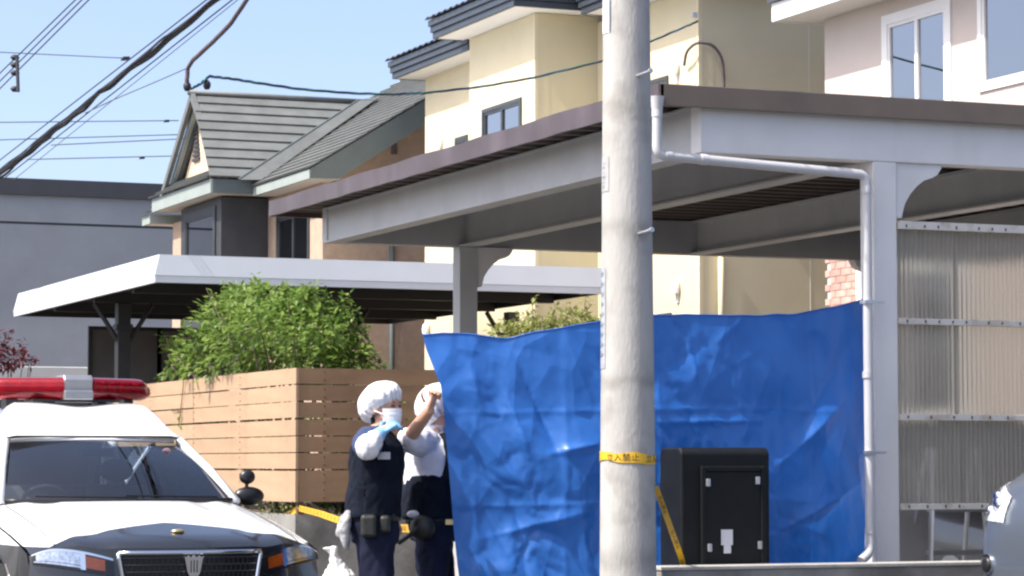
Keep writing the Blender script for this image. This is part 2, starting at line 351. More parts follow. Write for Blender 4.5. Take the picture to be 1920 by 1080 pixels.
# ================================================================== SETTING
struct(MB().quad((-400, -300, -.03), (400, -300, -.03), (400, 600, -.03), (-400, 600, -.03)).build('ground', 'soil', origin=(0, 0, 0)))
struct(MB().add([(-60, -40, 0), (60, -40, 0), (60, 12.95, 0), (6.25, 12.95, 0), (6.25, 90, 0), (-2.4, 90, 0), (-2.4, 13, 0), (-60, 13, 0)], [(0, 1, 2, 3, 4, 5, 6, 7)]).build('road', 'asphalt', origin=(0, 0, 0)))
struct(MB().box(-2.05, 14, -.01, -1.93, 88, .004).box(5.95, 14.6, -.01, 6.05, 88, .004).build('road_marking', 'line', origin=(0, 0, 0)))
struct(MB().box(6.40, 13.10, -.1, 40, 23.95, .12).build('yard_pavement', 'pad', origin=(0, 0, 0)))
struct(MB().box(7.72, 23.96, -.1, 40, 60, .70).build('raised_yard', 'soil', origin=(0, 0, 0)))
k = struct(MB().box(6.25, 12.95, -.1, 6.40, 60, .125).box(6.40, 12.95, -.1, 40, 13.098, .125).build('kerb', 'concrete_light', origin=(0, 0, 0)))
struct(MB().box(6.402, 23.98, -.1, 7.62, 60, .115).build('verge', 'soil', origin=(0, 0, 0)))
struct(MB().box(-40, 13.2, -.1, -2.55, 90, .1).build('far_pavement', 'pad', origin=(0, 0, 0)))

# ------------------------------------------------------------------ big carport
ibm = lambda a, b, c, d, e, f, hor: None
def ibeam(mb, u0, u1, v0, v1, z0, z1, t=.012, web=.5):
    uw = u0 + (u1 - u0) * web
    mb.box(u0, v0, z0, u1, v1, z0 + t); mb.box(u0, v0, z1 - t, u1, v1, z1); mb.box(uw - .005, v0, z0 + t, uw + .005, v1, z1 - t); return mb
CP = thing('carport', 'large grey steel carport with brown flat roof and white front beam', 'carport', (6.97, 14.0, .12))
Z0, Z1, UR, VR = 3.072, 3.366, 13.5, 21.06
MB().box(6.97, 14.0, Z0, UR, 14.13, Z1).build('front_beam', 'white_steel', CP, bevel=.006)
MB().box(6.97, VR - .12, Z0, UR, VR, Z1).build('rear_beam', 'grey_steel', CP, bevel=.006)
for u in (6.97, 8.14, 10.32, 12.28, UR - .15):
    ibeam(MB(), u, u + .15, 14.132, VR - .122, Z0 + .002, Z1 - .002, .014, .12 if u < 7 else .5).build('side_beam' if u in (6.97, UR - .15) else 'cross_beam', 'grey_steel', CP)
def bracket(u, v0, v1, sg, name='bracket'):
    c = [(0, 0), (.335, 0), (.325, -.025), (.30, -.062), (.262, -.082), (.205, -.10), (.15, -.14), (.105, -.19), (.07, -.245), (.052, -.30), (.045, -.335), (0, -.335)]
    MB().prism([(u + sg * a, Z0 - .001 + b) for a, b in c], 1, v0, v1).build(name, 'white_steel', CP)
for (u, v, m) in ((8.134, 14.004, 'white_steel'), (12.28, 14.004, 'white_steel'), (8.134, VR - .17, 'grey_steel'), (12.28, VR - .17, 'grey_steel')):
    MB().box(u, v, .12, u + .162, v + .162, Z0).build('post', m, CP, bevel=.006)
    MB().box(u - .06, v - .04, .12, u + .22, v + .22, .14).build('base_plate', 'steel', CP)
    if u < 9: bracket(u + .163, v + .02, v + .13, 1)
    else: bracket(u - .001, v + .02, v + .13, -1)
RU0, RV0, RV1 = 6.657, 13.913, 21.54
def fold(v0, v1, u0, u1, zl, zh, p=.25):
    pts = []; v = v0
    while v < v1 - .01:
        pts += [(v, zl), (v + .06, zl), (v + .115, zh), (v + .19, zh)]; v += p
    pts.append((v1, zl)); mb = MB()
    for (a, b), (c, d) in zip(pts[:-1], pts[1:]): mb.quad((u0, a, b), (u1, a, b), (u1, c, d), (u0, c, d))
    return mb
fold(RV0 + .04, RV1 - .04, RU0 + .035, UR + .25, Z1 + .003, Z1 + .075).build('roof_deck', 'brown_deck', CP, fix=False)
MB().box(RU0 + .034, RV0 + .03, Z1 + .078, UR + .26, RV1 - .03, Z1 + .084).build('roof_top', 'brown_deck', CP)
nseg = 4
for i in range(nseg):
    a, b = RV0 + (RV1 - RV0) * i / nseg, RV0 + (RV1 - RV0) * (i + 1) / nseg
    mb = MB()
    def fs(s, t, a=a, b=b, i=i):
        v = a + (b - a) * s; wv = .006 * noise.noise(Vector((v * 1.7, t, 3))) + .004 * math.sin(v * 9)
        return (RU0 + wv * (1 - t), v, 3.327 + (.130 + .004 * math.sin(v * 5)) * t + .006 * noise.noise(Vector((v * 2.5, 4, 1))) * (1 - t))
    mb.grid(fs, 24, 3).build('side_fascia', 'brown_fascia', CP, smooth=True)
    MB().box(RU0 + .014, a, 3.331, RU0 + .033, b, 3.45).build('fascia_back', 'brown_deck', CP)
MB().box(RU0 + .002, RV0, 3.327, UR + .28, RV0 + .028, 3.455).build('front_fascia', mat('front fascia brown', (.17, .13, .10), .45, .08, 2.5), CP, bevel=.004)
MB().box(RU0 + .002, RV1 - .028, 3.327, UR + .28, RV1, 3.455).build('rear_fascia', 'brown_fascia', CP, bevel=.004)
MB().box(UR + .25, RV0 + .03, 3.327, UR + .28, RV1 - .03, 3.455).build('side_fascia', 'brown_fascia', CP)
# downpipe
def arc(p, q, r, n=5):      # rounded corner helper: list of points of polyline with rounded corners
    return None
def rounded(pts, r, n=6):
    pts = [Vector(p) for p in pts]; out = [pts[0]]
    for i in range(1, len(pts) - 1):
        a, b, c = pts[i - 1], pts[i], pts[i + 1]; d1 = (a - b).normalized(); d2 = (c - b).normalized()
        rr = min(r, (a - b).length * .45, (c - b).length * .45)
        for k in range(n + 1):
            t = k / n; out.append((b + d1 * rr) * (1 - t) ** 2 + b * 2 * t * (1 - t) + (b + d2 * rr) * t * t)
    out.append(pts[-1]); return out
VP = 13.925
pA = hv(1232, 200, VP); pB = hv(1232, 291, VP); pC = hv(1624, 328, VP); pD = hv(1632, 1035, VP); pE = hv(1614, 1052, VP - .03)
pp = MB().tube(rounded([pA, pB, pC, pD, pE], .055), .029, 14).build('downpipe', 'pvc', CP, smooth=True, auto=50)
for q, d in ((pA + Vector((0, 0, -.04)), .05), (pB + Vector((.07, 0, 0)), 0), (pB + Vector((.30, 0, -.012)), 0), (pC + Vector((0, 0, -.09)), 1), (pD + Vector((0, 0, .13)), 1), (pC + Vector((0, 0, -1.2)), 1)):
    o = Vector((0, 0, .02)) if d else Vector((.02, 0, -.001))
    MB().tube([q - o, q + o], .033, 14).build('collar', 'pvc', pp, smooth=True, auto=50)
MB().tube([pA + Vector((0, 0, -.03)), pA + Vector((0, 0, .06))], [.03, .045], 14).build('outlet', 'pvc', pp, smooth=True, auto=50)
for z in (2.2, 1.3): MB().box(pC.x - .033, VP - .033, z, pC.x + .033, VP + .033, z + .022).box(pC.x + .033, VP - .006, z + .004, pC.x + .118, VP + .006, z + .018).build('pipe_clamp', 'steel', pp)
# corrugated wall panels
M['rust'] = mat('rusty bolt', (.10, .055, .03), .8, .2, 30)
RZ = ((2.664, 2.713), (2.086, 2.124), (1.507, 1.545), (.968, 1.005))
for a, b in RZ:
    rl = MB().box(8.30, 13.975, a, 12.27, 14.005, b).build('panel_rail', 'rail', CP, bevel=.003)
    bm_ = MB(); u = 8.34
    while u < 12.2:
        bm_.box(u, 13.970, a + .012, u + .009, 13.976, a + .028); u += random.choice((.096, .128, .16))
    q = bm_.build('bolt', 'rust', rl); q['kind'] = 'stuff'
u = 8.302; first = True
while u < 12.2:
    wd = .425 if first else .64; first = False
    def fw(s, t, u=u, wd=wd): x = u + wd * s; return (x, 14.022 + .009 * math.sin(x / .032 * 2 * math.pi) + (.012 if wd > .5 else 0), .975 + 1.735 * t)
    MB().grid(fw, int(wd / .004), 1).build('corrugated_sheet', 'poly', CP, smooth=True, fix=False); u += wd - .02
# ------------------------------------------------------------------ low wall, cabinet
o = MB().box(6.359, 13.279, .05, 13.0, 13.43, .66).build('low_wall', 'concrete', bevel=.006); tag(o, 'low dark concrete wall in front of the steel carport', 'wall')
MB().box(6.352, 13.27, .66, 13.02, 13.44, .682).build('coping', 'concrete_light', o, bevel=.005)
CB = thing('cabinet', 'black plastic cabinet with recessed back panel in front of the blue tarp', 'cabinet', (6.87, 13.62, .12))
ca, cb = hv(1277, 840, 13.5).x, hv(1443, 840, 13.5).x; ctz = hv(1350, 839, 13.5).z
MB().prism([(13.52, .12), (13.50, .16), (13.50, ctz - .03), (13.53, ctz), (13.75, ctz), (13.78, ctz - .03), (13.78, .12)], 0, ca, cb).build('shell', 'black_plastic', CB, bevel=.012)
da, db = hv(1322, 885, 13.495).x, hv(1425, 885, 13.495).x; dz = hv(1370, 884, 13.495).z
fr = MB().box(da - .03, 13.478, .2, da, 13.502, dz + .03).box(db, 13.478, .2, db + .03, 13.502, dz + .03).box(da, 13.478, dz, db, 13.502, dz + .03).build('panel_frame', 'black_plastic', CB, bevel=.006)
MB().box(da + .002, 13.488, .2, db - .002, 13.503, dz - .002).build('back_panel', 'black_face', CB)
for px, py in ((1328, 905), (1421, 901), (1331, 1027), (1425, 1022)):
    q = hv(px, py, 13.47); MB().box(q.x - .012, 13.462, q.z - .022, q.x + .012, 13.479, q.z + .022).build('clip', 'steel', CB, bevel=.004)
q = hv(1363, 1008, 13.486)
MB().box(q.x - .036, 13.484, q.z - .042, q.x + .036, 13.4885, q.z + .045).box(q.x - .02, 13.4835, q.z - .088, q.x + .024, 13.4885, q.z - .0425).build('label_sticker', 'paper', CB)
# ------------------------------------------------------------------ fence on its retaining wall
o = MB().box(7.66, 23.90, .0, 13.2, 24.10, .765).box(7.66, 24.10, .0, 7.86, 31.2, .765).build('retaining_wall', 'concrete'); tag(o, 'dark concrete retaining wall below the tan board fence', 'wall')
FN = thing('board_fence', 'tan horizontal board fence around the corner garden', 'fence', (7.654, 23.885, .765))
edges = [2.128, 1.987, 1.826, 1.667, 1.502, 1.343, 1.188, 1.024, .879]
L1, L2 = 5.4, 7.15
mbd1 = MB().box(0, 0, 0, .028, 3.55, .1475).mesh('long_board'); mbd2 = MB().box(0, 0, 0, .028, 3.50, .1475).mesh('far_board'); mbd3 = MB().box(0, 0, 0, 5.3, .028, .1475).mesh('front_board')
for me, mm_ in ((mbd1, 'board'), (mbd2, 'board'), (mbd3, 'board_shade')): me.materials.append(M[mm_])
for i in range(8):
    z = edges[i + 1] + .007 - .765
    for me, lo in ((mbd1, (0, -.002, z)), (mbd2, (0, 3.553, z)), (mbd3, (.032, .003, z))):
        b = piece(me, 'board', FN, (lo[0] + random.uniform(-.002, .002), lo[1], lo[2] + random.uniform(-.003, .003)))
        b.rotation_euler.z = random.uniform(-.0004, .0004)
for u, v in [(7.70, 23.93)] + [(7.70, 23.93 + 1.75 * i) for i in range(1, 5)] + [(7.72 + 1.3 * i, 23.93) for i in range(1, 5)]:
    MB().box(u - .012, v - .012, .765, u + .045, v + .045, 2.11).build('post', 'fence_post', FN)
sc = MB()
for u in (7.93, 9.23, 10.53):
    for i in range(8):
        for dz in (.035, .11): sc.box(u, 23.882, edges[i + 1] + dz, u + .014, 23.889, edges[i + 1] + dz + .014)
for v in (25.7, 27.4, 29.2):
    for i in range(8):
        for dz in (.035, .11): sc.box(7.650, v, edges[i + 1] + dz, 7.657, v + .012, edges[i + 1] + dz + .012)
sc.build('screw', 'fence_post', FN)['kind'] = 'stuff'
# ------------------------------------------------------------------ windows
def window(parent, wall, u, v0, v1, z0, z1, frame='dark_frame', n=2, glass='glass', depth=.07, fw=.05, room='room'):
    """window in a wall facing -x at x=u (wall 'x') or facing -y at y=u (wall 'y')"""
    def bx(mb, a0, b0, z0, a1, b1, z1):      # a = across wall depth, b = along wall
        return mb.box(a0, b0, z0, a1, b1, z1) if wall == 'x' else mb.box(b0, a0, z0, b1, a1, z1)
    mb = MB(); f0, f1 = u - .025, u + depth
    bx(mb, f0, v0, z0, f1, v0 + fw, z1); bx(mb, f0, v1 - fw, z0, f1, v1, z1); bx(mb, f0, v0 + fw, z0, f1, v1 - fw, z0 + fw); bx(mb, f0, v0 + fw, z1 - fw, f1, v1 - fw, z1)
    wo = mb.build('window', frame, parent)
    iw = (v1 - v0 - 2 * fw)
    for i in range(n):
        a, b = v0 + fw + iw * i / n, v0 + fw + iw * (i + 1) / n
        s = .035
        mb = MB(); e0, e1 = u - .018 + .008 * i, u + .03 + .008 * i
        bx(mb, e0, a, z0 + fw, e1, a + s, z1 - fw); bx(mb, e0, b - s, z0 + fw, e1, b, z1 - fw); bx(mb, e0, a + s, z0 + fw, e1, b - s, z0 + fw + s); bx(mb, e0, a + s, z1 - fw - s, e1, b - s, z1 - fw)
        mb.build('sash', frame, wo)
        g = MB(); bx(g, u + .004 + .008 * i, a + s, z0 + fw + s, u + .010 + .008 * i, b - s, z1 - fw - s); g.build('pane', glass, wo)
    mb = MB(); bx(mb, u + depth + .01, v0 + .01, z0 + .01, u + depth + .03, v1 - .01, z1 - .01); mb.build('blind' if room == 'curtain' else 'interior', room, wo)
    return wo
def wall_x(mb, u, t, v0, v1, z0, z1, holes):       # wall slab facing -x with rectangular holes (v0,v1,z0,z1)
    hs = sorted(holes); v = v0
    for a, b, c, d in hs:
        if a > v: mb.box(u, v, z0, u + t, a, z1)
        if c > z0: mb.box(u, a, z0, u + t, b, c)
        if d < z1: mb.box(u, a, d, u + t, b, z1)
        v = b
    if v < v1: mb.box(u, v, z0, u + t, v1, z1)
    return mb
def lamp_hood(p, parent, name='vent_hood', sc=1.0):
    mb = MB().loft([(p.x - .05 * sc, p.y, p.z - .08 * sc, .055 * sc, .065 * sc), (p.x - .05 * sc, p.y, p.z, .065 * sc, .08 * sc), (p.x - .04 * sc, p.y, p.z + .07 * sc, .055 * sc, .07 * sc), (p.x - .03 * sc, p.y, p.z + .11 * sc, .02 * sc, .03 * sc)], 12)
    mb.box(p.x - .03 * sc, p.y - .025 * sc, p.z - .2 * sc, p.x + .01, p.y + .025 * sc, p.z - .05 * sc)
    return mb.build(name, 'white_trim', parent, smooth=True, auto=40)
# ------------------------------------------------------------------ cream house
YH = thing('cream_house', 'cream stucco two-storey house with dark layered slate eaves', 'house', (16, 32, .7))
wB = (31.75, 33.12, 4.75, 5.99); wA = (33.68, 34.12, 5.05, 5.70); wC = (29.20, 30.2, 5.1, 5.98); wC2 = (29.14, 30.3, 2.1, 3.07)
UB, UA, UC = 13.229, 13.66, 14.109
VA = hu(797, 300, UA).y; wA = (hu(878, 250, UA).y, hu(855, 250, UA).y, 5.1, hu(866, 256, UA).z)
wall_x(MB(), UB, .2, 31.322, 33.62, .7, 7.03, [wB]).box(UB + .201, 31.324, .7, 20, 33.62, 7.03).build('bay_wall', 'cream', YH)
wall_x(MB(), UA, .2, 33.62, VA, .7, hu(735, 148, UA - .42).z, [wA]).box(UA + .201, 33.621, .7, 20, VA - .002, 6.72).build('rear_wall', 'cream', YH)
wall_x(MB(), UC, .2, 28.38, 31.4, .7, 6.9, [wC2]).build('side_wall', 'cream', YH) if 0 else None
mb = wall_x(MB(), UC, .2, 28.38, 31.321, .7, 4.2, [wC2]); wall_x(mb, UC, .2, 28.38, 31.321, 4.2, 6.95, [wC]); mb.build('side_wall', 'cream', YH)
MB().box(UC + .201, 28.382, .7, 22, 31.30, 6.95).build('front_wall', 'cream', YH)
window(YH, 'x', UB, *wB, n=2, glass='sky_glass'); window(YH, 'x', UA, *wA, n=1); window(YH, 'x', UC, *wC, n=2); window(YH, 'x', UC, *wC2, n=2)
MB().box(UB - .05, wB[0] - .06, wB[2] - .05, UB + .0, wB[1] + .06, wB[2]).build('sill', 'cream_trim', YH)
for (u, v0_, zt_) in ((UB, 31.322, 7.02), (UC, 28.38, 6.94)):
    MB().box(u - .004, v0_ - .004, .72, u + .045, v0_ + .05, zt_).build('corner_trim', 'cream_trim', YH)
for z in (4.3,): MB().box(UC - .006, 28.374, z, 21, 31.30, z + .03).box(UB - .006, 31.318, z, 19, 33.61, z + .03).build('storey_joint', 'cream_trim', YH)
for u in (15.6, 17.4): MB().box(u, 28.3785, .8, u + .008, 28.383, 6.9).build('wall_joint', 'soffit', YH)
def eave(u0, u1, v0, v1, z, h=.26, rise=.35, name='eave'):
    """boxed eave: soffit, three stepped fascia courses, roof slope above"""
    e = MB().box(u0 + .02, v0 + .02, z, u1, v1 - .02, z + .02).build(name, 'soffit', YH)
    for i in range(3):
        o = .025 * i; a, b = z - .004 + h * i / 3, z - .004 + h * (i + 1) / 3 - .006
        MB().box(u0 - o, v0 - o, a, u0 + .05, v1 + o, b).box(u0 + .05, v0 - o, a, u1, v0 + .05, b).box(u0 + .05, v1 - .05, a, u1, v1 + o, b).build('fascia_course', 'slate', e, bevel=.004)
    mb = MB(); n = 14
    for i in range(n):
        a, b = v0 - .08 + (v1 - v0 + .16) * i / n, v0 - .08 + (v1 - v0 + .16) * (i + 1) / n
        mb.add([(u0 - .09, a, z + h), (u0 - .09, (a + b) / 2, z + h + .035), (u0 - .09, b, z + h), (u1, b, z + h + rise), (u1, (a + b) / 2, z + h + rise + .035), (u1, a, z + h + rise)], [(0, 1, 4, 5), (1, 2, 3, 4)])
    mb.build('roof_tiles', 'slate_roof', e); return e
pb = hu(963, 13, UB - .45); pa = hu(811, 70, UB - .45)
eave(UB - .45, 20, pb.y, pa.y, (pa.z + pb.z) / 2, rise=1.6)
pl = hu(735, 148, UA - .42)
eave(UA - .42, 19, 33.70, pl.y, pl.z, rise=1.4)
eave(UC - .45, 21, 27.95, 30.84, 6.96, rise=1.6)
lamp_hood(hu(828, 268, UA), YH, sc=.8); lamp_hood(hu(1271, 130, UC), YH, 'cable_entry', .8); lamp_hood(hu(1272, 540, UC), YH, sc=.9); lamp_hood(hu(804, 617, UA), YH, sc=.9)
MB().tube([hv(1352, 470, 28.33), hv(1352, 700, 28.33)], .035, 10).build('drain_pipe', 'cream_trim', YH, smooth=True)
MB().tube(rounded([hu(1283, 122, UC - .05), hu(1287, 95, UC - .12), hv(1308, 78, 28.25), hv(1338, 84, 28.25), hv(1355, 110, 28.27), hv(1358, 160, 28.33), hv(1358, 260, 28.33)], .12), .018, 8).build('service_conduit', 'wire_brown', YH, smooth=True)
MB().box(UC - .06, 28.40, 6.57, UC + .0, 28.44, 6.63).build('cable_bracket', 'steel', YH)
# ------------------------------------------------------------------ tan house with grey roofs
TH = thing('tan_house', 'tan textured house with grey metal roofs and a small gable', 'house', (14, 41, .7))
UM, UBY, VBY = 12.587, 11.808, 40.77
wm = (38.62, 40.28, 3.6, 5.13)
mb = wall_x(MB(), UM, .2, 38.0, 40.775, .7, 5.47, [wm]); mb.build('side_wall', 'tan_wall', TH)
zr = lambda u: 5.60 + .62 * (u - 12.21)
MB().prism([(UM + .201, .7), (18.5, .7), (18.5, zr(18.5) - .15), (UM + .201, zr(UM) - .14)], 1, 38.001, 47).build('front_wall', 'tan_wall', TH)
window(TH, 'x', UM, *wm, n=2, room='curtain')
# bay
wb = (41.05, 42.9, 3.7, 5.36)
MB().box(UBY, VBY, 3.0, UM + .19, VBY + .06, 5.47).build('bay_front', 'bay', TH)
wall_x(MB(), UBY, .1, VBY + .06, 43.16, 3.0, 5.47, [wb]).build('bay_side', 'bay', TH)
window(TH, 'x', UBY, *wb, n=1, glass='sky_glass', fw=.11)
MB().box(UBY + .11, VBY + .06, 2.98, UM, 43.15, 3.05).build('bay_floor', 'bay', TH)
MB().box(UBY + .05, 43.161, .7, 18, 43.86, 5.30).build('wing_wall', 'tan_wall', TH)
MB().box(UBY + .35, VBY + .062, .7, UM + .1, 43.15, 2.97).build('wing_base_wall', 'tan_wall', TH)
# eaves: front eave of wing, left eave of wing, eave of main roof
UE, VE, ZE = 11.516, 40.37, 5.49
def box_eave(pts, m, name): return MB().box(*pts).build(name, m, TH)
box_eave((UE + .04, VE, ZE, 12.23, VE + .04, ZE + .22), 'fascia_dark', 'front_fascia')
box_eave((UE, VE, ZE, UE + .04, 43.97, ZE + .22), 'fascia_green', 'wing_fascia')
box_eave((UE + .041, VE + .041, ZE + .01, 13, 43.96, ZE + .03), 'soffit', 'wing_soffit')
box_eave((UE - .03, 43.98, ZE - .19, UE + .01, 44.5, ZE - .03), 'fascia_green', 'rear_wing_fascia')
box_eave((UE + .011, 43.98, ZE - .19, 12.4, 44.02, ZE - .03), 'fascia_green', 'rear_wing_end')
box_eave((UE + .011, 44.03, ZE - .18, 12.2, 44.5, ZE - .165), 'soffit', 'rear_wing_soffit')
box_eave((12.21, 37.50, 5.46, 12.25, 40.36, 5.60), 'fascia_green', 'main_fascia')
box_eave((12.255, 37.52, 5.465, UM + .1, 40.36, 5.485), 'soffit', 'main_soffit')
# rows of roofing
def rows(n, p0, p1, e0, e1, name, th=.02, parent=TH, m='roof_grey'):
    """strips between eave line p0-p1 and ridge line e0-e1, each overlapping the one below"""
    p0, p1, e0, e1 = map(Vector, (p0, p1, e0, e1)); nrm = (p1 - p0).cross(e0 - p0).normalized()
    if nrm.z < 0: nrm = -nrm
    for i in range(n):
        a, b = i / n, (i + 1.12) / n
        q = [p0.lerp(e0, a), p1.lerp(e1, a), p1.lerp(e1, min(b, 1)), p0.lerp(e0, min(b, 1))]
        up = [nrm * th * 1.6, nrm * th * 1.6, nrm * th * .2, nrm * th * .2]; MB().add([x + y for x, y in zip(q, up)] + q, [(0, 1, 2, 3), (4, 5, 1, 0), (5, 6, 2, 1), (6, 7, 3, 2), (7, 4, 0, 3)]).build(name, m, parent)
VG, ZG = 42.27, 7.29
rows(9, (UE - .02, VE - .03, ZE + .24), (12.35, VE - .03, ZE + .24), (11.72, VG, ZG), (14.9, VG, ZG), 'roofing_strip', .024)
rows(9, (12.0, 44.1, ZE + .24), (12.35, 44.1, ZE + .24), (11.72, VG, ZG), (14.9, VG, ZG), 'roofing_strip', .03)
# skirt roof below the gable and gable wall
rows(4, (UE - .05, VE, ZE + .23), (UE - .05, 44.0, ZE + .23), (11.88, VE + .55, ZE + .5), (11.88, 43.6, ZE + .5), 'skirt_strip', .02)
rows(2, (UE - .08, 43.97, ZE - .02), (UE - .08, 44.52, ZE - .02), (11.8, 43.97, ZE + .16), (11.8, 44.52, ZE + .16), 'skirt_strip', .02)
MB().prism([(41.0, ZE + .40), (43.5, ZE + .40), (VG, ZG - .22)], 0, 11.93, 12.0).build('gable_wall', mat('gable siding', (.66, .50, .36), .9, .05, 6, bump=.4, bscale=26), TH)
gl = MB(); 
vl = hu(367, 262, 11.9).y
for i in range(8): gl.box(11.895, vl - .20 + .02 * i, hu(367, 302, 11.9).z + .075 * i, 11.929, vl + .20 - .02 * i, hu(367, 302, 11.9).z + .055 + .075 * i)
gl.build('gable_louvre', 'bay', TH)
for sgn, v_e in ((-1, VE + .08), (1, 44.05)):
    for k, (du, m, wd) in enumerate(((0, 'roof_grey', .10), (.10, 'fascia_green', .10), (.18, 'roof_grey', .06))):
        e0, e1 = Vector((11.66 + du, v_e, ZE + .26 - .05 * k)), Vector((11.70 + du, VG, ZG + .06 - .08 * k))
        MB().slab([e0, e1, e1 + Vector((0, 0, -wd * 1.5)), e0 + Vector((0, -sgn * wd * .9, -wd * .6))], (.07, 0, 0)).build('barge_board', m, TH)
MB().tube([(11.66, VG, ZG + .04), (15, VG, ZG + .04)], .045, 8).build('ridge_cap', 'roof_grey', TH, smooth=True)
# main roof slope (rows run along y), barge board on the street end
rows(26, (12.19, 37.46, 5.61), (12.19, 44.2, 5.61), (17.0, 37.46, zr(17.0)), (17.0, 44.2, zr(17.0)), 'roof_course', .022)
MB().prism([(12.21, 5.46), (12.66, 5.47), (18, zr(18) - .30), (18, zr(18) - .02), (12.21, 5.60)], 1, 37.47, 37.51).build('barge_board', 'fascia_dark', TH)
MB().prism([(12.62, 5.475), (18, zr(18) - .31), (18, zr(18) - .29), (12.62, 5.495)], 1, 37.512, 38.0).build('verge_soffit', 'soffit', TH)
v0_, v1_ = hv(470, 332, 40.4), hv(668, 190, 41.8)
pn0 = Vector((12, VE - .03, ZE + .24)); pnn = Vector((0, -(ZG - ZE - .24), VG - VE + .03)).normalized()
def onslope(px, py, off=.06): r = ray(px, py); c = Vector((0, 0, CAMH)); return c + r * ((pn0 + pnn * off - c).dot(pnn) / r.dot(pnn))
MB().slab([onslope(447, 338), onslope(490, 338), onslope(712, 182), onslope(672, 188)], pnn * .012).build('valley_flashing', 'roof_grey', TH)
MB().slab([onslope(445, 338, .055), onslope(448, 338, .055), onslope(674, 188, .055), onslope(671, 188, .055)], pnn * .03).build('valley_seam', 'fascia_dark', TH)
MB().tube([hv(735, 400, 37.95), hv(735, 900, 37.95)], .04, 8).build('drain_pipe', 'fascia_dark', TH, smooth=True)
q = hv(739, 262, 37.96); MB().loft([(q.x, q.y, q.z - .22, .05, .05), (q.x, q.y, q.z - .05, .04, .04), (q.x, q.y, q.z + .2, .012, .012)], 8).build('wall_lamp', 'wire_brown', TH)
# ------------------------------------------------------------------ pale house on the right
PH = thing('pale_house', 'pale pink-beige house with white windows and a brick base', 'house', (17, 23, .7))
UP = 14.71
w1 = (23.68, 25.08, 4.75, 6.10); w2 = (20.6, 23.16, 5.02, 6.18); w3 = (23.4, 25.70, 1.6, 3.45)
mb = wall_x(MB(), UP, .2, 18.0, 26.385, 3.9, 6.27, [w1, w2]); mb.box(UP + .201, 18.0, .7, 24, 26.383, 6.26); mb.build('upper_wall', 'pink_wall', PH)
wl = wall_x(MB(), UP + .012, .188, 18.0, 26.38, .7, 3.899, [w3]).build('lower_wall', 'mortar', PH)
window(PH, 'x', UP, *w1, frame='white_trim', n=2, glass='sky_glass', fw=.11, room='curtain'); window(PH, 'x', UP, *w2, frame='white_trim', n=2, glass='sky_glass', fw=.07, room='curtain'); window(PH, 'x', UP + .012, *w3, frame='white_trim', n=2, fw=.14, glass='sky_glass', room='curtain')
bme = MB().box(-.012, 0, 0, .004, .228, .072).mesh('brick_mesh'); bme.materials.append(M['brick'])
hme = MB().box(-.012, 0, 0, .004, .108, .072).mesh('half_brick_mesh'); hme.materials.append(M['brick'])
for i in range(20):
    z = 2.30 + .08 * i; v = 25.705 + (.12 if i % 2 else 0)
    if i % 2: piece(hme, 'brick', wl, Vector((UP + .012, 25.705, z)) - Vector(ORG[wl.name]))
    while v < 26.37:
        s = v + .228 < 26.385; piece(bme if s else hme, 'brick', wl, Vector((UP + .012, v, z)) - Vector(ORG[wl.name])); v += .24
ez = hu(1447, 40, UP - .5)
e = MB().box(UP - .46, 17, 6.272, 24, ez.y - .03, 6.29).build('soffit', 'soffit', PH)
MB().box(UP - .5, 17, 6.262, UP - .462, ez.y, 6.47).box(UP - .46, ez.y - .03, 6.262, 24, ez.y, 6.47).build('fascia', 'white_trim', PH)
MB().slab([(UP - .54, 16.9, 6.475), (UP - .54, ez.y + .04, 6.475), (24, ez.y + .04, 8.6), (24, 16.9, 8.6)], (0, 0, .05)).build('roof', 'slate_roof', PH)
# ------------------------------------------------------------------ grey flat-roofed building and pale wall
GB = thing('grey_building', 'blue-grey flat-roofed building behind the white carport', 'building', (10, 60, 0))
MB().box(2, 55, 0, 15.4, 66, 6.21).build('wall', 'grey_wall', GB); MB().box(2.01, 55.012, 6.21, 15.39, 66, 6.26).build('shadow_gap', 'grey_cap', GB); MB().box(2, 54.985, 6.26, 15.4, 66, 6.82).build('upper_wall', 'grey_wall', GB)
MB().box(1.95, 54.9, 6.82, 15.45, 66.05, 7.16).build('parapet_cap', 'grey_cap', GB)
for u in (9.6,): MB().box(u, 54.997, .2, u + .012, 55.01, 6.2).build('panel_joint', 'grey_wall', GB)
o = MB().box(3.2, 38.0, .0, 9.03, 38.15, 2.44).build('garden_wall', 'grey_cap'); tag(o, 'low wall with pale capping beside the white carport', 'wall')
MB().box(3.2, 37.95, 2.441, 9.03, 38.2, 2.63).build('capping', 'pale_wall', o, bevel=.01)
# ------------------------------------------------------------------ white-edged second carport
C2 = thing('white_carport', 'low flat carport with white fascia and black posts behind the fence', 'carport', (7.5, 28.3, .7))
a0, a1, b0, b1 = 7.496, 12.80, 28.277, 35.6
MB().add([(a0, b0, 3.52), (a1, b0, 3.52), (a1, b0 - .03, 3.29), (a0 - .06, b0 - .03, 3.29)], [(0, 1, 2, 3)]).box(a0 - .055, b0 - .029, 3.212, a1, b0 + .01, 3.286).build('front_fascia', 'cp2_white', C2)
MB().add([(a0, b0, 3.52), (a0 - .06, b0 - .03, 3.29), (a0 - .06, b1 + .03, 3.27), (a0, b1, 3.52)], [(0, 1, 2, 3)]).box(a0 - .058, b0 + .012, 3.212, a0 - .01, b1, 3.286).build('side_fascia', 'cp2_white', C2)
MB().box(a0 + .01, b0 + .02, 3.48, a1 - .01, b1, 3.515).build('roof_panel', 'cp2_white', C2)
MB().box(a0 + .0, b0 + .015, 3.30, a1 - .002, b1 - .002, 3.33).build('ceiling', 'cp2_dark', C2)
MB().box(a1 - .03, b0 + .02, 3.215, a1, b1, 3.475).build('end_fascia', 'cp2_dark', C2)
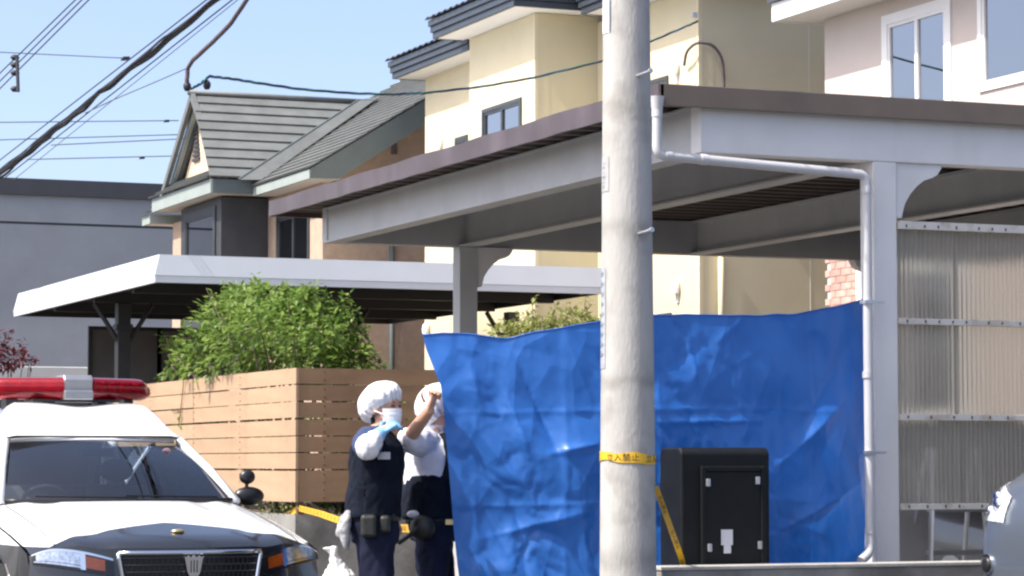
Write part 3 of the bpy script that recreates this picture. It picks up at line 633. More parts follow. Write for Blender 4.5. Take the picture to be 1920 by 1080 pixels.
MB().box(a0 + .02, b1 - .05, 3.215, a1 - .04, b1, 3.475).build('rear_fascia', 'cp2_dark', C2)
for v in (29.6, 31.5, 33.6): MB().box(a0 + .06, v, 3.18, a1 - .05, v + .1, 3.299).build('joist', 'cp2_dark', C2)
for px in (232, 640, 962):
    q = hv(px, 640, 31.5); pz = MB().box(q.x - .08, 31.47, .7, q.x + .08, 31.63, 3.178).build('post', 'cp2_dark', C2, bevel=.008)
    for sx in (-1, 1):
        MB().tube([(q.x + sx * .07, 31.52, 2.72), (q.x + sx * .36, 31.52, 3.17)], .03, 6).build('brace', 'cp2_dark', C2)
    MB().box(q.x - .1, 31.45, 2.85, q.x + .1, 31.65, 2.92).build('collar', 'cp2_dark', C2)
SCN = thing('screen_panel', 'dark framed translucent screen under the white carport', 'screen', (8.9, 35, .7))
sa, sb = hv(166, 612, 35).x, hv(345, 612, 35).x; sz = hv(200, 612, 35).z
for i in range(2):
    x0, x1 = sa + (sb - sa) * i * .72, sa + (sb - sa) * (.72 if i == 0 else 1.44)
    MB().box(x0, 34.98, .7, x0 + .05, 35.03, sz).box(x1, 34.98, .7, x1 + .05, 35.03, sz).box(x0 + .05, 34.98, sz - .05, x1, 35.03, sz).box(x0 + .05, 34.98, 1.0, x1, 35.03, 1.05).build('frame', 'cp2_dark', SCN)
    MB().box(x0 + .05, 35.0, 1.05, x1, 35.012, sz - .05).build('panel', 'screen', SCN)
# ================================================================== UTILITY POLE
def pole_mat():
    m = mat('weathered pole', (.39, .38, .36), .85, .09, 5, bump=.35, bscale=60, dirt=((.21, .20, .18), .65, 5.0, .52), stretch=(1, 1, .35))
    t = m.node_tree; b = t.nodes['Principled BSDF']; src = b.inputs['Base Color'].links[0].from_socket
    tc = nd(t, 'ShaderNodeTexCoord'); sp = nd(t, 'ShaderNodeSeparateXYZ'); t.links.new(tc.outputs['Object'], sp.inputs[0])
    n = nd(t, 'ShaderNodeTexNoise'); n.inputs['Scale'].default_value = 9; n.inputs['Detail'].default_value = 6; t.links.new(tc.outputs['Object'], n.inputs['Vector'])
    z = nd(t, 'ShaderNodeMath', operation='MULTIPLY_ADD'); z.inputs[1].default_value = .12; t.links.new(n.outputs[0], z.inputs[0]); t.links.new(sp.outputs[2], z.inputs[2])
    acc = None
    for zc, wd in ((1.745, .07), (.80, .10), (2.56, .09)):
        c = nd(t, 'ShaderNodeMath', operation='COMPARE'); d = nd(t, 'ShaderNodeMath', operation='SUBTRACT'); d.inputs[1].default_value = zc; t.links.new(z.outputs[0], d.inputs[0])
        a = nd(t, 'ShaderNodeMath', operation='ABSOLUTE'); t.links.new(d.outputs[0], a.inputs[0])
        mr = nd(t, 'ShaderNodeMapRange', interpolation_type='SMOOTHSTEP'); mr.inputs[1].default_value = 0; mr.inputs[2].default_value = wd; mr.inputs[3].default_value = 1; mr.inputs[4].default_value = 0
        t.links.new(a.outputs[0], mr.inputs[0])
        if acc is None: acc = mr.outputs[0]
        else:
            s_ = nd(t, 'ShaderNodeMath', operation='ADD'); s_.use_clamp = True; t.links.new(acc, s_.inputs[0]); t.links.new(mr.outputs[0], s_.inputs[1]); acc = s_.outputs[0]
        t.nodes.remove(c)
    ml = nd(t, 'ShaderNodeMath', operation='MULTIPLY'); t.links.new(acc, ml.inputs[0]); n4 = nd(t, 'ShaderNodeMath', operation='MULTIPLY'); n4.inputs[1].default_value = .75; t.links.new(n.outputs[0], n4.inputs[0]); t.links.new(n4.outputs[0], ml.inputs[1])
    mx = nd(t, 'ShaderNodeMix', data_type='RGBA'); t.links.new(ml.outputs[0], mx.inputs[0]); t.links.new(src, mx.inputs[6]); mx.inputs[7].default_value = (.15, .15, .13, 1)
    t.links.new(mx.outputs[2], b.inputs['Base Color']); return m
M['ink_worn'] = mat('worn print', (.20, .23, .27), .8, .25, 40)
PC = Vector((6.022, 12.985, 0)); pr = lambda z: .1515 - .0082 * (z - .65)
PO = thing('utility_pole', 'weathered grey concrete utility pole in front of the blue tarp', 'utility pole', (PC.x, PC.y, 0))
NS, NZ = 48, 60
def pf(s, t): a = 2 * math.pi * s; z = 9.6 * t; return (PC.x + pr(z) * math.cos(a), PC.y + pr(z) * math.sin(a), z)
MB().grid(pf, NS, NZ).quad(*[(PC.x + pr(9.6) * math.cos(2 * math.pi * k / 24), PC.y + pr(9.6) * math.sin(2 * math.pi * k / 24), 9.6) for k in range(24)]).build('shaft', pole_mat(), PO, smooth=True, auto=60, fix=False)
CA = math.atan2(-math.cos(YAW), -math.sin(YAW))          # direction from pole to camera
def on_pole(th, z, off=0.0):                               # th: degrees, negative = left in the photo
    a = CA + R(th); r = pr(z) + off; return Vector((PC.x + r * math.cos(a), PC.y + r * math.sin(a), z))
def plate(t0, t1, z0, z1, name, m, off=.003, parent=PO):
    def f(s, t): return on_pole(t0 + (t1 - t0) * s, z0 + (z1 - z0) * t, off)
    return MB().grid(f, 10, 2).build(name, m, parent, smooth=True, fix=False)
zpx = lambda y: dep(1177, y, 14.15).z
pl1 = plate(-86, -44, zpx(57), zpx(-90), 'name_plate', 'paper'); plate(-48, -44, zpx(57) + .004, zpx(-90), 'plate_edge', 'ink_blue', .0045, pl1)
pl2 = plate(-84, -48, zpx(356), zpx(290), 'number_plate', mat('worn plate', (.36, .36, .355), .6, .1, 20))
for i in range(6): plate(-74 + 3 * (i % 2), -64 + 2 * (i % 3), zpx(349 - i * 9), zpx(345 - i * 9 + (i % 2) * 2), 'plate_mark', 'ink_worn', .0045, pl2)
pl3 = plate(-86, -58, zpx(690), zpx(500), 'address_plate', mat('pale plate', (.33, .35, .37), .6, .1, 20))
for i in range(9):
    y = 505 + i * 19
    for k in range(3): plate(-80 + k * 5, -77 + k * 5, zpx(y + 12 - k), zpx(y + k * 3), 'plate_mark', 'ink_worn', .0045, pl3)
    plate(-82, -64, zpx(y + 7), zpx(y + 4), 'plate_mark', 'ink_worn', .0048, pl3)
for y in (137, 434):
    z = zpx(y); a = on_pole(22, z - .012, -.02); b = on_pole(30, z + .004, .10)
    st = MB().tube([a, b], .0085, 8).build('step_bolt', 'steel', PO, smooth=True, auto=50); MB().tube([b, b + (b - a).normalized() * .012], .014, 8).build('bolt_head', 'steel', st)
for z in (5.55, 6.6): MB().box(PC.x - .6, PC.y - .05, z, PC.x + .6, PC.y + .03, z + .08).build('crossarm', 'steel', PO)
# ================================================================== BARRIER TAPE
def text_mesh(txt, size):
    cu = bpy.data.curves.new('txt', 'FONT'); cu.body = txt; cu.size = size; cu.align_x = 'CENTER'; cu.align_y = 'CENTER'; cu.resolution_u = 2
    o = bpy.data.objects.new('txt', cu); S.collection.objects.link(o)
    me = bpy.data.meshes.new_from_object(o.evaluated_get(bpy.context.evaluated_depsgraph_get())); bpy.data.objects.remove(o)
    return [tuple(v.co) for v in me.vertices], [tuple(p.vertices) for p in me.polygons]
KV, KF = text_mesh('立入禁止', .046)
TP = thing('barrier_tape', 'yellow barrier tape wrapped around the concrete pole', 'barrier tape', (PC.x, PC.y, 1.25))
def tz(th): return 1.277 - .010 * math.sin(R(th)) + .004 * math.sin(R(th * 5 + 20))
def tf(s, t): th = -180 + 360 * s; z = tz(th) + (t - .5) * (.050 + .008 * math.sin(R(th * 3 + 50))); return on_pole(th, z, .0035 + .003 * abs(math.sin(R(th * 4))))
MB().grid(tf, 96, 3).build('band', 'tape', TP, smooth=True, fix=False)
for c in (-14, 72, -110, 150):
    MB().add([tuple(on_pole(c + math.degrees(x / .147), tz(c) + y * .95, .0085)) for x, y, _ in KV], KF).build('lettering', 'ink', TP, fix=False)
def ribbon(path, wd, label, txt=True, tw=0.0):
    pts = [Vector(p) for p in path]; n = 40
    def pos(s):
        q = s * (len(pts) - 1); i = min(int(q), len(pts) - 2); return pts[i].lerp(pts[i + 1], q - i)
    def up(s):
        d = (pos(min(1, s + .02)) - pos(max(0, s - .02))).normalized(); sd_ = d.cross(Vector((math.sin(YAW), math.cos(YAW), 0))).normalized()
        if sd_.z < 0: sd_ = -sd_
        nn = d.cross(sd_); a = tw * math.sin(s * 7); return sd_ * math.cos(a) + nn * math.sin(a), nn
    def f(s, t): return pos(s) + up(s)[0] * wd * (t - .5)
    o = MB().grid(f, n, 2).build('barrier_tape', 'tape', fix=False); tag(o, label, 'barrier tape')
    if txt:
        L = sum((b - a).length for a, b in zip(pts, pts[1:])); k = .16
        while k < L - .12:
            vs = []
            for x, y, _ in KV:
                s = (k + x * .9) / L; u_, nn = up(s); nn = nn if nn.dot(ray(960, 540)) < 0 else -nn; vs.append(tuple(pos(s) + u_ * y * wd / .06 * .9 + nn * .004))
            d = pos((k + .1) / L) - pos(k / L)
            MB().add(vs, KF).build('lettering', 'ink', o, fix=False); k += .30
    return o
ribbon([dep(1229, 912, 14.25), dep(1252, 975, 14.6), dep(1276, 1042, 14.95), dep(1281, 1060, 15.0)], .032, 'yellow barrier tape hanging from the pole beside the black cabinet')
ribbon([dep(522, 972, 26.5), dep(545, 962, 25.4), hv(561, 953, 23.86)], .055, 'short yellow barrier tape end left of the fence corner', False, .5)
ribbon([hv(561, 953, 23.86), dep(600, 963, 22.9), dep(640, 977, 21.8), dep(700, 988, 20.2), dep(790, 992, 17.2), (6.7, 14.75, 1.0), (8.15, 14.19, 1.10)], .055, 'long yellow barrier tape running from the fence corner behind the officers')
# ================================================================== TARPAULIN
top_px = [(793, 628), (830, 624), (870, 626), (915, 631), (955, 634), (1000, 624), (1060, 613), (1127, 602), (1225, 592), (1290, 590), (1350, 591), (1420, 592), (1480, 590), (1530, 582), (1575, 573), (1618, 562)]
left_px = [(793, 628), (799, 655), (812, 690), (826, 725), (832, 770), (836, 820), (842, 900), (850, 990), (860, 1080), (868, 1160)]
def vt(u):                                              # gentle sag of the sheet in depth
    pts = [(5.2, 14.31), (5.6, 14.16), (6.1, 13.98), (6.6, 13.88), (7.2, 13.87), (7.7, 13.94), (8.1, 14.06)]
    for (a, b), (c, d) in zip(pts, pts[1:]):
        if u <= c: return b + (d - b) * max(0, (u - a) / (c - a))
    return 14.06
def onsheet(px, py):
    v = 14.0
    for _ in range(4): p = hv(px, py, v); v = vt(p.x)
    return hv(px, py, v)
TT = [onsheet(*p) for p in top_px]; TL = [onsheet(*p) for p in left_px]
def interp(arr, key, val, x):
    for a, b in zip(arr, arr[1:]):
        if (key(a) <= x <= key(b)) or (key(b) <= x <= key(a)):
            t = (x - key(a)) / ((key(b) - key(a)) or 1); return val(a) + (val(b) - val(a)) * t
    return val(arr[-1]) if abs(x - key(arr[-1])) < abs(x - key(arr[0])) else val(arr[0])
folds = []
for (x0, y0, x1, y1, w_, a_) in [(955, 640, 1045, 850, .035, -.040), (870, 640, 905, 790, .05, .03), (800, 640, 850, 760, .05, .035), (880, 790, 1010, 960, .05, .03), (1030, 850, 1120, 832, .03, .035), (1235, 792, 1440, 788, .02, .022),
                               (1440, 1010, 1615, 900, .05, .04), (1460, 870, 1605, 720, .06, .04), (1500, 800, 1617, 600, .05, -.03), (1290, 640, 1310, 720, .03, .03), (1345, 640, 1400, 590, .02, .02), (900, 1010, 1100, 960, .03, .02),
                               (930, 680, 1000, 900, .04, .025), (860, 850, 960, 1060, .06, -.03), (1060, 640, 1110, 760, .05, .02), (1240, 700, 1330, 640, .05, -.025), (1450, 960, 1560, 1010, .05, -.03), (1150, 650, 1260, 900, .07, .03)]:
    folds.append((onsheet(x0, y0), onsheet(x1, y1), w_, a_))
def sheet(s, t):
    z_top0 = 2.0
    zt = interp(TT, lambda p: p.x, lambda p: p.z, 5.25 + (TT[-1].x - 5.25) * s)
    z = zt * (1 - t) + .13 * t
    xl = interp(TL, lambda p: p.z, lambda p: p.x, z)
    u = xl + (TT[-1].x - xl) * s
    zt = interp(TT, lambda p: p.x, lambda p: p.z, u); z = zt * (1 - t) + .13 * t
    d = 0.0
    for a, b, w_, am in folds:
        ab = Vector((b.x - a.x, b.z - a.z)); ap = Vector((u - a.x, z - a.z)); k = max(0, min(1, ap.dot(ab) / ab.length_squared)); e = (ap - ab * k).length
        d += am * math.exp(-e / w_) * (.35 + .65 * math.sin(math.pi * min(1, max(.06, k))))
    q = Vector((u * 1.5 + .3 * z, z * 1.2, 2.0)); mk = max(0, min(1, .55 + 1.3 * noise.noise(q * .8 + Vector((9, 2, 5))) + .5 * (1 - s * 1.6))); wq = q + .12 * Vector((noise.noise(q * 3), noise.noise(q * 3 + Vector((5, 5, 5))), 0)); d += .06 * noise.noise(q) + .05 * (abs(noise.noise(wq * 1.7 + Vector((3, 1, 0)))) - .2) + mk * (.044 * (abs(noise.noise(wq * 3.1)) - .2) + .014 * (abs(noise.noise(wq * 7.9 + Vector((1, 4, 2)))) - .2) + .004 * (abs(noise.noise(wq * 17)) - .2))
    for uk in (5.62, 6.10, 6.66, 7.18, 7.66): d += .007 * math.exp(-abs(u - uk + .01 * z) / .016)
    for zk in (1.55, 1.02, .5): d += .007 * math.exp(-abs(z - zk - .015 * math.sin(u * 2)) / .016)
    d *= min(1, .35 + 2.2 * t) * min(1, .3 + s * 6) * min(1, .2 + (1 - s) * 6)
    return (u, vt(u) - d, z + .008 * noise.noise(Vector((u * 6, 1, 1))) * (1 - t))
TA = MB().grid(sheet, 230, 170).build('tarpaulin', 'tarp', smooth=True, fix=False)
tag(TA, 'blue plastic tarpaulin held up as a screen below the carport', 'tarpaulin')
MB().tube([Vector(sheet(i / 80, 0)) for i in range(81)], .005, 6).build('hem_rope', 'tarp', TA, smooth=True)
# ================================================================== WIRES
def cable(pts, r, label, m='wire', group=None, wob=0.0, n=60, cat='cable', name='cable'):
    out = []; pts = [Vector(p) for p in pts]
    for i in range(n + 1):
        q = i / n * (len(pts) - 1); k = min(int(q), len(pts) - 2); p = pts[k].lerp(pts[k + 1], q - k)
        if wob: p = p + Vector((noise.noise(Vector((i * .35, r * 90, 1))), 0, noise.noise(Vector((i * .3, r * 70, 7))))) * wob
        out.append(p)
    o = MB().tube(out, r, 6).build(name, m, smooth=True); return tag(o, label, cat, group)
def street(px0, py0, px1, py1, u, ext=True):
    a, b = hu(px0, py0, u), hu(px1, py1, u); k = (b.y - 12.9) / (a.y - b.y)
    return [a + (a - b) * .9, a, b, b + (b - a) * k] if ext else [a, b]
G1 = 'cables of the overhead bundle'
for (y0, x1, r, wb, lab, u) in ((318, 398, .007, .01, 'thin upper cable of the thick overhead bundle at upper left', 6.0), (326, 402, .019, .016, 'thickest black cable of the overhead bundle at upper left', 6.02),
                            (333, 408, .015, .03, 'wavy black cable at the underside of the overhead bundle', 6.06), (322, 400, .010, .03, 'slender black cable twisted within the overhead bundle', 5.98)):
    cable(street(0, y0, x1, 0, u), r, lab, 'wire', G1, wb, 140)
cable(street(0, 300, 415, -22, 5.9), .006, 'thin wire just above the overhead bundle at upper left', 'wire')
cable(street(20, 325, 435, 0, 6.1), .006, 'thin grey wire just below the overhead bundle at upper left', 'wire')
cable(street(215, 185, 520, -60, 6.15), .004, 'faint wire parallel below the overhead bundle', 'wire_thin')
G2 = 'three parallel power wires'
for i, (y0, x1) in enumerate(((137, 141), (152, 153), (166, 166))):
    cable(street(0, y0, x1, 0, 6.2), .0075, ('upper', 'middle', 'lower')[i] + ' of three parallel power wires in the top left corner', 'wire', G2)
IN = thing('insulator_rack', 'black vertical insulator rack on the three power wires', 'insulator', tuple(hu(30, 172, 6.2)))
a_, b_ = hu(32, 108, 6.2), hu(34, 172, 6.2); MB().tube([a_, b_], .02, 8).build('rod', 'wire', IN)
for y in (108, 122, 137, 167):
    q = hu(28, y, 6.2); MB().loft([(q.x, q.y, q.z - .03, .03, .03), (q.x, q.y, q.z, .055, .055), (q.x, q.y, q.z + .03, .03, .03)], 10).build('insulator_disc', 'wire', IN, smooth=True)
for (x0, y0, x1, y1, lab) in ((0, 95, 232, 109, 'thin span wire ending at a clamp on the bundle'), (0, 230, 335, 226, 'highest distant horizontal wire left of the gable'), (0, 264, 345, 252, 'second distant horizontal wire left of the gable'),
                              (95, 272, 350, 260, 'third distant horizontal wire left of the gable'), (50, 299, 345, 292, 'lowest distant horizontal wire left of the gable')):
    v = 30 if y0 == 95 else 52
    cable([hv(x0 - (60 if x0 < 40 else 0), y0, v), hv(x1, y1, v)], .006 if v == 30 else .011, lab, 'wire_thin', None, 0, 10)
for (x, y, v, lab) in ((235, 110, 30, 'small black splice box beside the overhead bundle'), (312, 227, 51.9, 'small spacer on the highest distant wire'), (266, 296, 51.9, 'small spacer on the lowest distant wire')):
    q = hv(x, y, v); k = .055 if v == 30 else .06; tag(MB().prism([(q.x - k, q.z - k * .5), (q.x - k * .6, q.z + k * .4), (q.x + k * .9, q.z + k * .5), (q.x + k, q.z - k * .3)], 1, q.y - .03, q.y + .03).build('cable_fitting', 'wire', bevel=.01), lab, 'cable fitting')
A = hu(350, 160, 6.02); B = Vector((14.07, 28.36, 6.6))
cable([hu(520, -90, 6.02), hu(462, 0, 6.02), hu(432, 45, 6.02), hu(400, 78, 6.02), hu(362, 112, 6.02), hu(352, 128, 6.02), hu(351, 145, 6.02), hu(350, 160, 6.02)], .020, 'thick brown service cable hanging down above the grey gable', 'wire_brown', None, .004, 40)
cable([hu(350, 128, 6.02), hu(300, 150, 6.02), hu(215, 186, 6.02), hu(160, 212, 6.0)], .005, 'faint stay wire running left from the hanging service cable', 'wire_thin')
ends = [(358, 166), (375, 158), (392, 143), (430, 147), (480, 155), (560, 167), (660, 175), (740, 177), (800, 174), (900, 163), (1000, 146), (1127, 115), (1220, 78), (1290, 48), (1312, 38)]
pth = [hp(x, y, A, B) for x, y in ends]
SV = thing('service_drop', 'blue and green twisted service cable sagging to the cream house', 'cable', tuple(A))
fine = []
for i in range(len(pth) - 1):
    for k in range(22): fine.append(pth[i].lerp(pth[i + 1], k / 22))
for j, m in enumerate(('cable_green', 'cable_blue', 'wire')):
    MB().tube([p + Vector((.007 * math.cos(i * .22 + j * 2.1), 0, .008 * math.sin(i * .22 + j * 2.1))) for i, p in enumerate(fine)], .0062, 6).build('strand', m, SV, smooth=True)
MB().tube([hp(1312, 38, A, B), hp(1332, 24, A, B)], .014, 6).build('tail', 'wire_brown', SV)
for (x, y) in ((351, 163), (388, 160)):
    q = hp(x, y, A, B); c = MB().loft([(q.x, q.y, q.z - .035, .02, .02), (q.x, q.y, q.z - .01, .034, .034), (q.x, q.y, q.z + .02, .034, .034), (q.x, q.y, q.z + .045, .014, .014)], 10).build('cable_clamp', 'wire', SV, smooth=True)
# ================================================================== PLANTS
def leaves(mb, centers, count, size, seed, squash=.8):
    rg = random.Random(seed)
    tot = sum(c[1][0] * c[1][1] * c[1][2] for c in centers)
    for c, rad in centers:
        n = int(count * rad[0] * rad[1] * rad[2] / tot); c = Vector(c)
        for _ in range(n):
            d = Vector((rg.gauss(0, 1), rg.gauss(0, 1), rg.gauss(0, 1))).normalized() * (rg.random() ** .38) * rg.uniform(.85, 1.12)
            p = c + Vector((d.x * rad[0], d.y * rad[1], d.z * rad[2]))
            s = size * rg.uniform(.6, 1.35); ax = (d + Vector((rg.uniform(-1, 1), rg.uniform(-1, 1), rg.uniform(-.9, .5)))).normalized()
            sd_ = ax.cross(Vector((rg.uniform(-.4, .4), rg.uniform(-.4, .4), 1))).normalized(); up = sd_.cross(ax)
            mb.add([p, p + ax * s * .5 + sd_ * s * .27 + up * s * .08, p + ax * s, p + ax * s * .5 - sd_ * s * .27 + up * s * .08], [(0, 1, 2), (0, 2, 3)])
    return mb
def clump(px, py, d, rw, rh, rd):
    p = dep(px, py, d); s = d / F; return (p, (rw * s, rd, rh * s))
def shrub(name, label, cat, base, cl, count, size, m, seed, twigs=14, spray=None):
    t = thing(name, label, cat, tuple(base)); mb = MB(); leaves(mb, cl, count, size, seed)
    rg = random.Random(seed + 1); tw = MB()
    for i in range(twigs):
        c, r_ = cl[i % len(cl)]; e = Vector(c) + Vector((rg.uniform(-1, 1) * r_[0], rg.uniform(-1, 1) * r_[1], rg.uniform(-.2, 1.0) * r_[2])); b = Vector(base); mid = b.lerp(e, .5) + Vector((rg.uniform(-.1, .1), rg.uniform(-.1, .1), .1))
        tw.tube([b.lerp(mid, .3), mid, e], [.022, .014, .004], 5)
    if spray:
        for p, q in spray:
            a, b = Vector(p), Vector(q); tw.tube([a, b], [.006, .003], 4)
            for k in range(26):
                f = rg.uniform(.1, 1.05); leaves(mb, [(a.lerp(b, f), (.035, .035, .035))], 1, size * .8, rg.randrange(9999))
    MB().tube([b0_ for b0_ in (Vector(base), Vector(base) + Vector((0, 0, .5)), Vector(base) + Vector((.05, 0, .9)))], [.06, .045, .03], 8).build('trunk', 'bark', t, smooth=True)
    tw.build('branches', 'bark', t); mb.build('crown', m, t, fix=False); return t
def fd(px, u=8.0): q = hu(px, 650, u); return max(25.9, q.x * math.sin(YAW) + q.y * math.cos(YAW))
bs = dep(545, 868, 27.0); bs.z = .7
def ck(px, py, rw, rh, rd, u=8.05): return clump(px, py, fd(px, u), rw, rh, rd)
cl = [ck(500, 630, 110, 70, .55), ck(425, 582, 50, 40, .4), ck(545, 580, 52, 34, .45), ck(400, 635, 62, 50, .35), ck(590, 630, 70, 55, .5), ck(550, 610, 80, 55, .5), ck(355, 668, 40, 32, .22, 7.9), ck(640, 668, 55, 34, .4), ck(470, 555, 45, 22, .4), ck(560, 556, 35, 18, .3), ck(330, 690, 22, 16, .15, 7.8), ck(690, 690, 26, 14, .3), ck(600, 690, 80, 30, .4), ck(440, 685, 80, 30, .25, 7.9), ck(380, 700, 50, 14, .12, 7.78)]
def sk(x0, y0, x1, y1): return (dep(x0, y0, fd(x0)), dep(x1, y1, fd(x1)))
sp = [sk(440, 560, 425, 528), sk(545, 560, 590, 535), sk(480, 550, 492, 533), sk(330, 680, 302, 705), sk(340, 650, 305, 640), sk(660, 660, 705, 665), sk(620, 600, 612, 560), sk(350, 660, 310, 660), sk(680, 680, 725, 688)]
rgs = random.Random(12)
for _ in range(46):
    a = rgs.uniform(-.25, math.pi + .25); x0, y0 = 510 + 150 * math.cos(a) * rgs.uniform(.75, 1.1), 655 - 105 * math.sin(a) * rgs.uniform(.8, 1.0); L_ = rgs.uniform(18, 48)
    if y0 < 715: sp.append(sk(x0, y0, x0 + L_ * (math.cos(a) + rgs.uniform(-.4, .4)), min(705, y0 - L_ * (math.sin(a) * .8 + rgs.uniform(-.3, .4)))))
shrub('garden_shrub', 'dense rounded green shrub leaning over the tan fence', 'shrub', bs, cl, 5200, .092, 'leaf', 3, 24, sp)
# hedge filling the garden behind the boards
hc_ = [(Vector((8.35 + .55 * i, 24.75, 1.35)), (.40, .30, .62)) for i in range(8)] + [(Vector((8.05, 25.2 + .7 * i, 1.3)), (.22, .45, .55)) for i in range(8)]
shrub('garden_hedge', 'dark green hedge seen through the gaps of the fence', 'hedge', Vector((8.5, 24.9, .7)), hc_, 6000, .085, 'leaf', 21, 16)
D = 25.6
bs = dep(1030, 868, D); bs.z = .7
cl = [clump(1010, 625, D, 70, 28, .35), clump(950, 632, D, 40, 22, .3), clump(1070, 612, D, 45, 32, .3), clump(1000, 600, D, 22, 14, .2), clump(1110, 620, D, 40, 25, .3), clump(1020, 690, D, 90, 50, .4)]
sp = [(dep(1000, 610, D), dep(998, 556, D)), (dep(1060, 610, D), dep(1068, 575, D)), (dep(1095, 610, D), dep(1098, 555, D)), (dep(1030, 612, D), dep(1040, 578, D)), (dep(960, 620, D), dep(942, 595, D)), (dep(1085, 600, D), dep(1110, 570, D)), (dep(975, 615, D), dep(968, 590, D))]
shrub('yellow_shrub', 'sparse yellow-green shrub showing above the blue tarp', 'shrub', bs, cl, 2800, .07, 'leaf_yellow', 5, 14, sp)
D = 36.0
bs = dep(10, 868, D); bs.z = .1
cl = [clump(-20, 675, D, 60, 22, .5), clump(30, 672, D, 34, 16, .4), clump(5, 650, D, 25, 18, .3), clump(-40, 640, D, 40, 40, .4), clump(55, 680, D, 14, 8, .2)]
shrub('red_maple', 'dark red leafy maple beside the grey building', 'tree', bs, cl, 700, .09, 'leaf_red', 8, 12, [(dep(10, 650, D), dep(18, 622, D)), (dep(35, 665, D), dep(45, 645, D)), (dep(40, 675, D), dep(68, 672, D))])
# vine trailing over the fence and weeds at its foot
def spray_plant(label, paths, size, m='leaf', n=9, name='trailing_vine', cat='vine'):
    rg = random.Random(len(label)); mb = MB(); st = []
    for path in paths:
        path = [Vector(p) for p in path]; st.append(MB().tube(path, .005, 4))
        for k in range(n * (len(path) - 1)):
            i = rg.randrange(len(path) - 1); p = path[i].lerp(path[i + 1], rg.random()); leaves(mb, [(p, (.03, .03, .03))], 1, size, rg.randrange(99999))
    t = thing(name, label, cat, tuple(path[0])); [x.build('stem', 'bark', t) for x in st]; mb.build('foliage', m, t, fix=False)
uf = 7.635
spray_plant('thin vine trailing down the sunny fence boards', [[hu(345, 705, uf), hu(342, 740, uf), hu(338, 775, uf), hu(335, 800, uf)], [hu(365, 702, uf), hu(372, 730, uf)], [hu(340, 768, uf), hu(322, 770, uf)], [hu(395, 700, uf), hu(400, 715, uf)]], .05, 'leaf', 5)
vf = 23.84
spray_plant('weeds growing at the foot of the fence corner', [[hu(x, 963, 7.662), hu(x + dx, 948 - dy, 7.645)] for x, dx, dy in ((500, 5, 2), (515, -4, 6), (530, 6, 3), (505, -8, 0), (545, 3, 8), (522, 9, 5), (490, 0, 4))], .04, 'leaf_yellow', 6, 'weeds', 'weeds')
# ================================================================== POLICE CAR (x lateral, y back from the nose, z up)
PCR = thing('police_car', 'black and white patrol car with a red roof light bar', 'car', (4.185, 15.04, 0), R(2.3))
bow = lambda x: .30 * (abs(x) / .9) ** 2.3
def lerpt(tb, y):
    for (a, b), (c, d) in zip(tb, tb[1:]):
        if y <= c:
            t = max(0, (y - a) / (c - a)); return b + (d - b) * t
    return tb[-1][1]
ZC = [(0, .752), (.05, .785), (.15, .818), (.5, .888), (.9, .955), (1.3, 1.008), (1.6, 1.02)]
def hood_z(x, y):
    r = abs(x) / .87
    return lerpt(ZC, y - bow(x) * .75) - .022 * r * r - .045 * max(0, (r - .84) / .16) ** 2 + .012 * math.exp(-((abs(x) - .62) / .07) ** 2) + .008 * (1 if abs(x) < .40 else max(0, 1 - (abs(x) - .40) / .06))
def fh(s, t): x = -.87 + 1.74 * s; y = bow(x) + (1.34 + .12 * (x / .87) ** 2 - bow(x)) * t; return (x, y, hood_z(x, y))
MB().grid(fh, 60, 30).build('bonnet', 'paint', PCR, smooth=True)
def fnose(s, t):
    z = .18 + (hood_z(0, 0) - .18) * t; x = (-.87 + 1.74 * s); zt = hood_z(x, bow(x)); z = .18 + (zt - .18) * t
    return (x * (1 + .02 * math.sin(math.pi * t)), bow(x) - .035 * math.sin(math.pi * min(1, t * 1.0)) + .0, z)
MB().grid(fnose, 40, 14).build('front_bumper', 'black_paint', PCR, smooth=True)
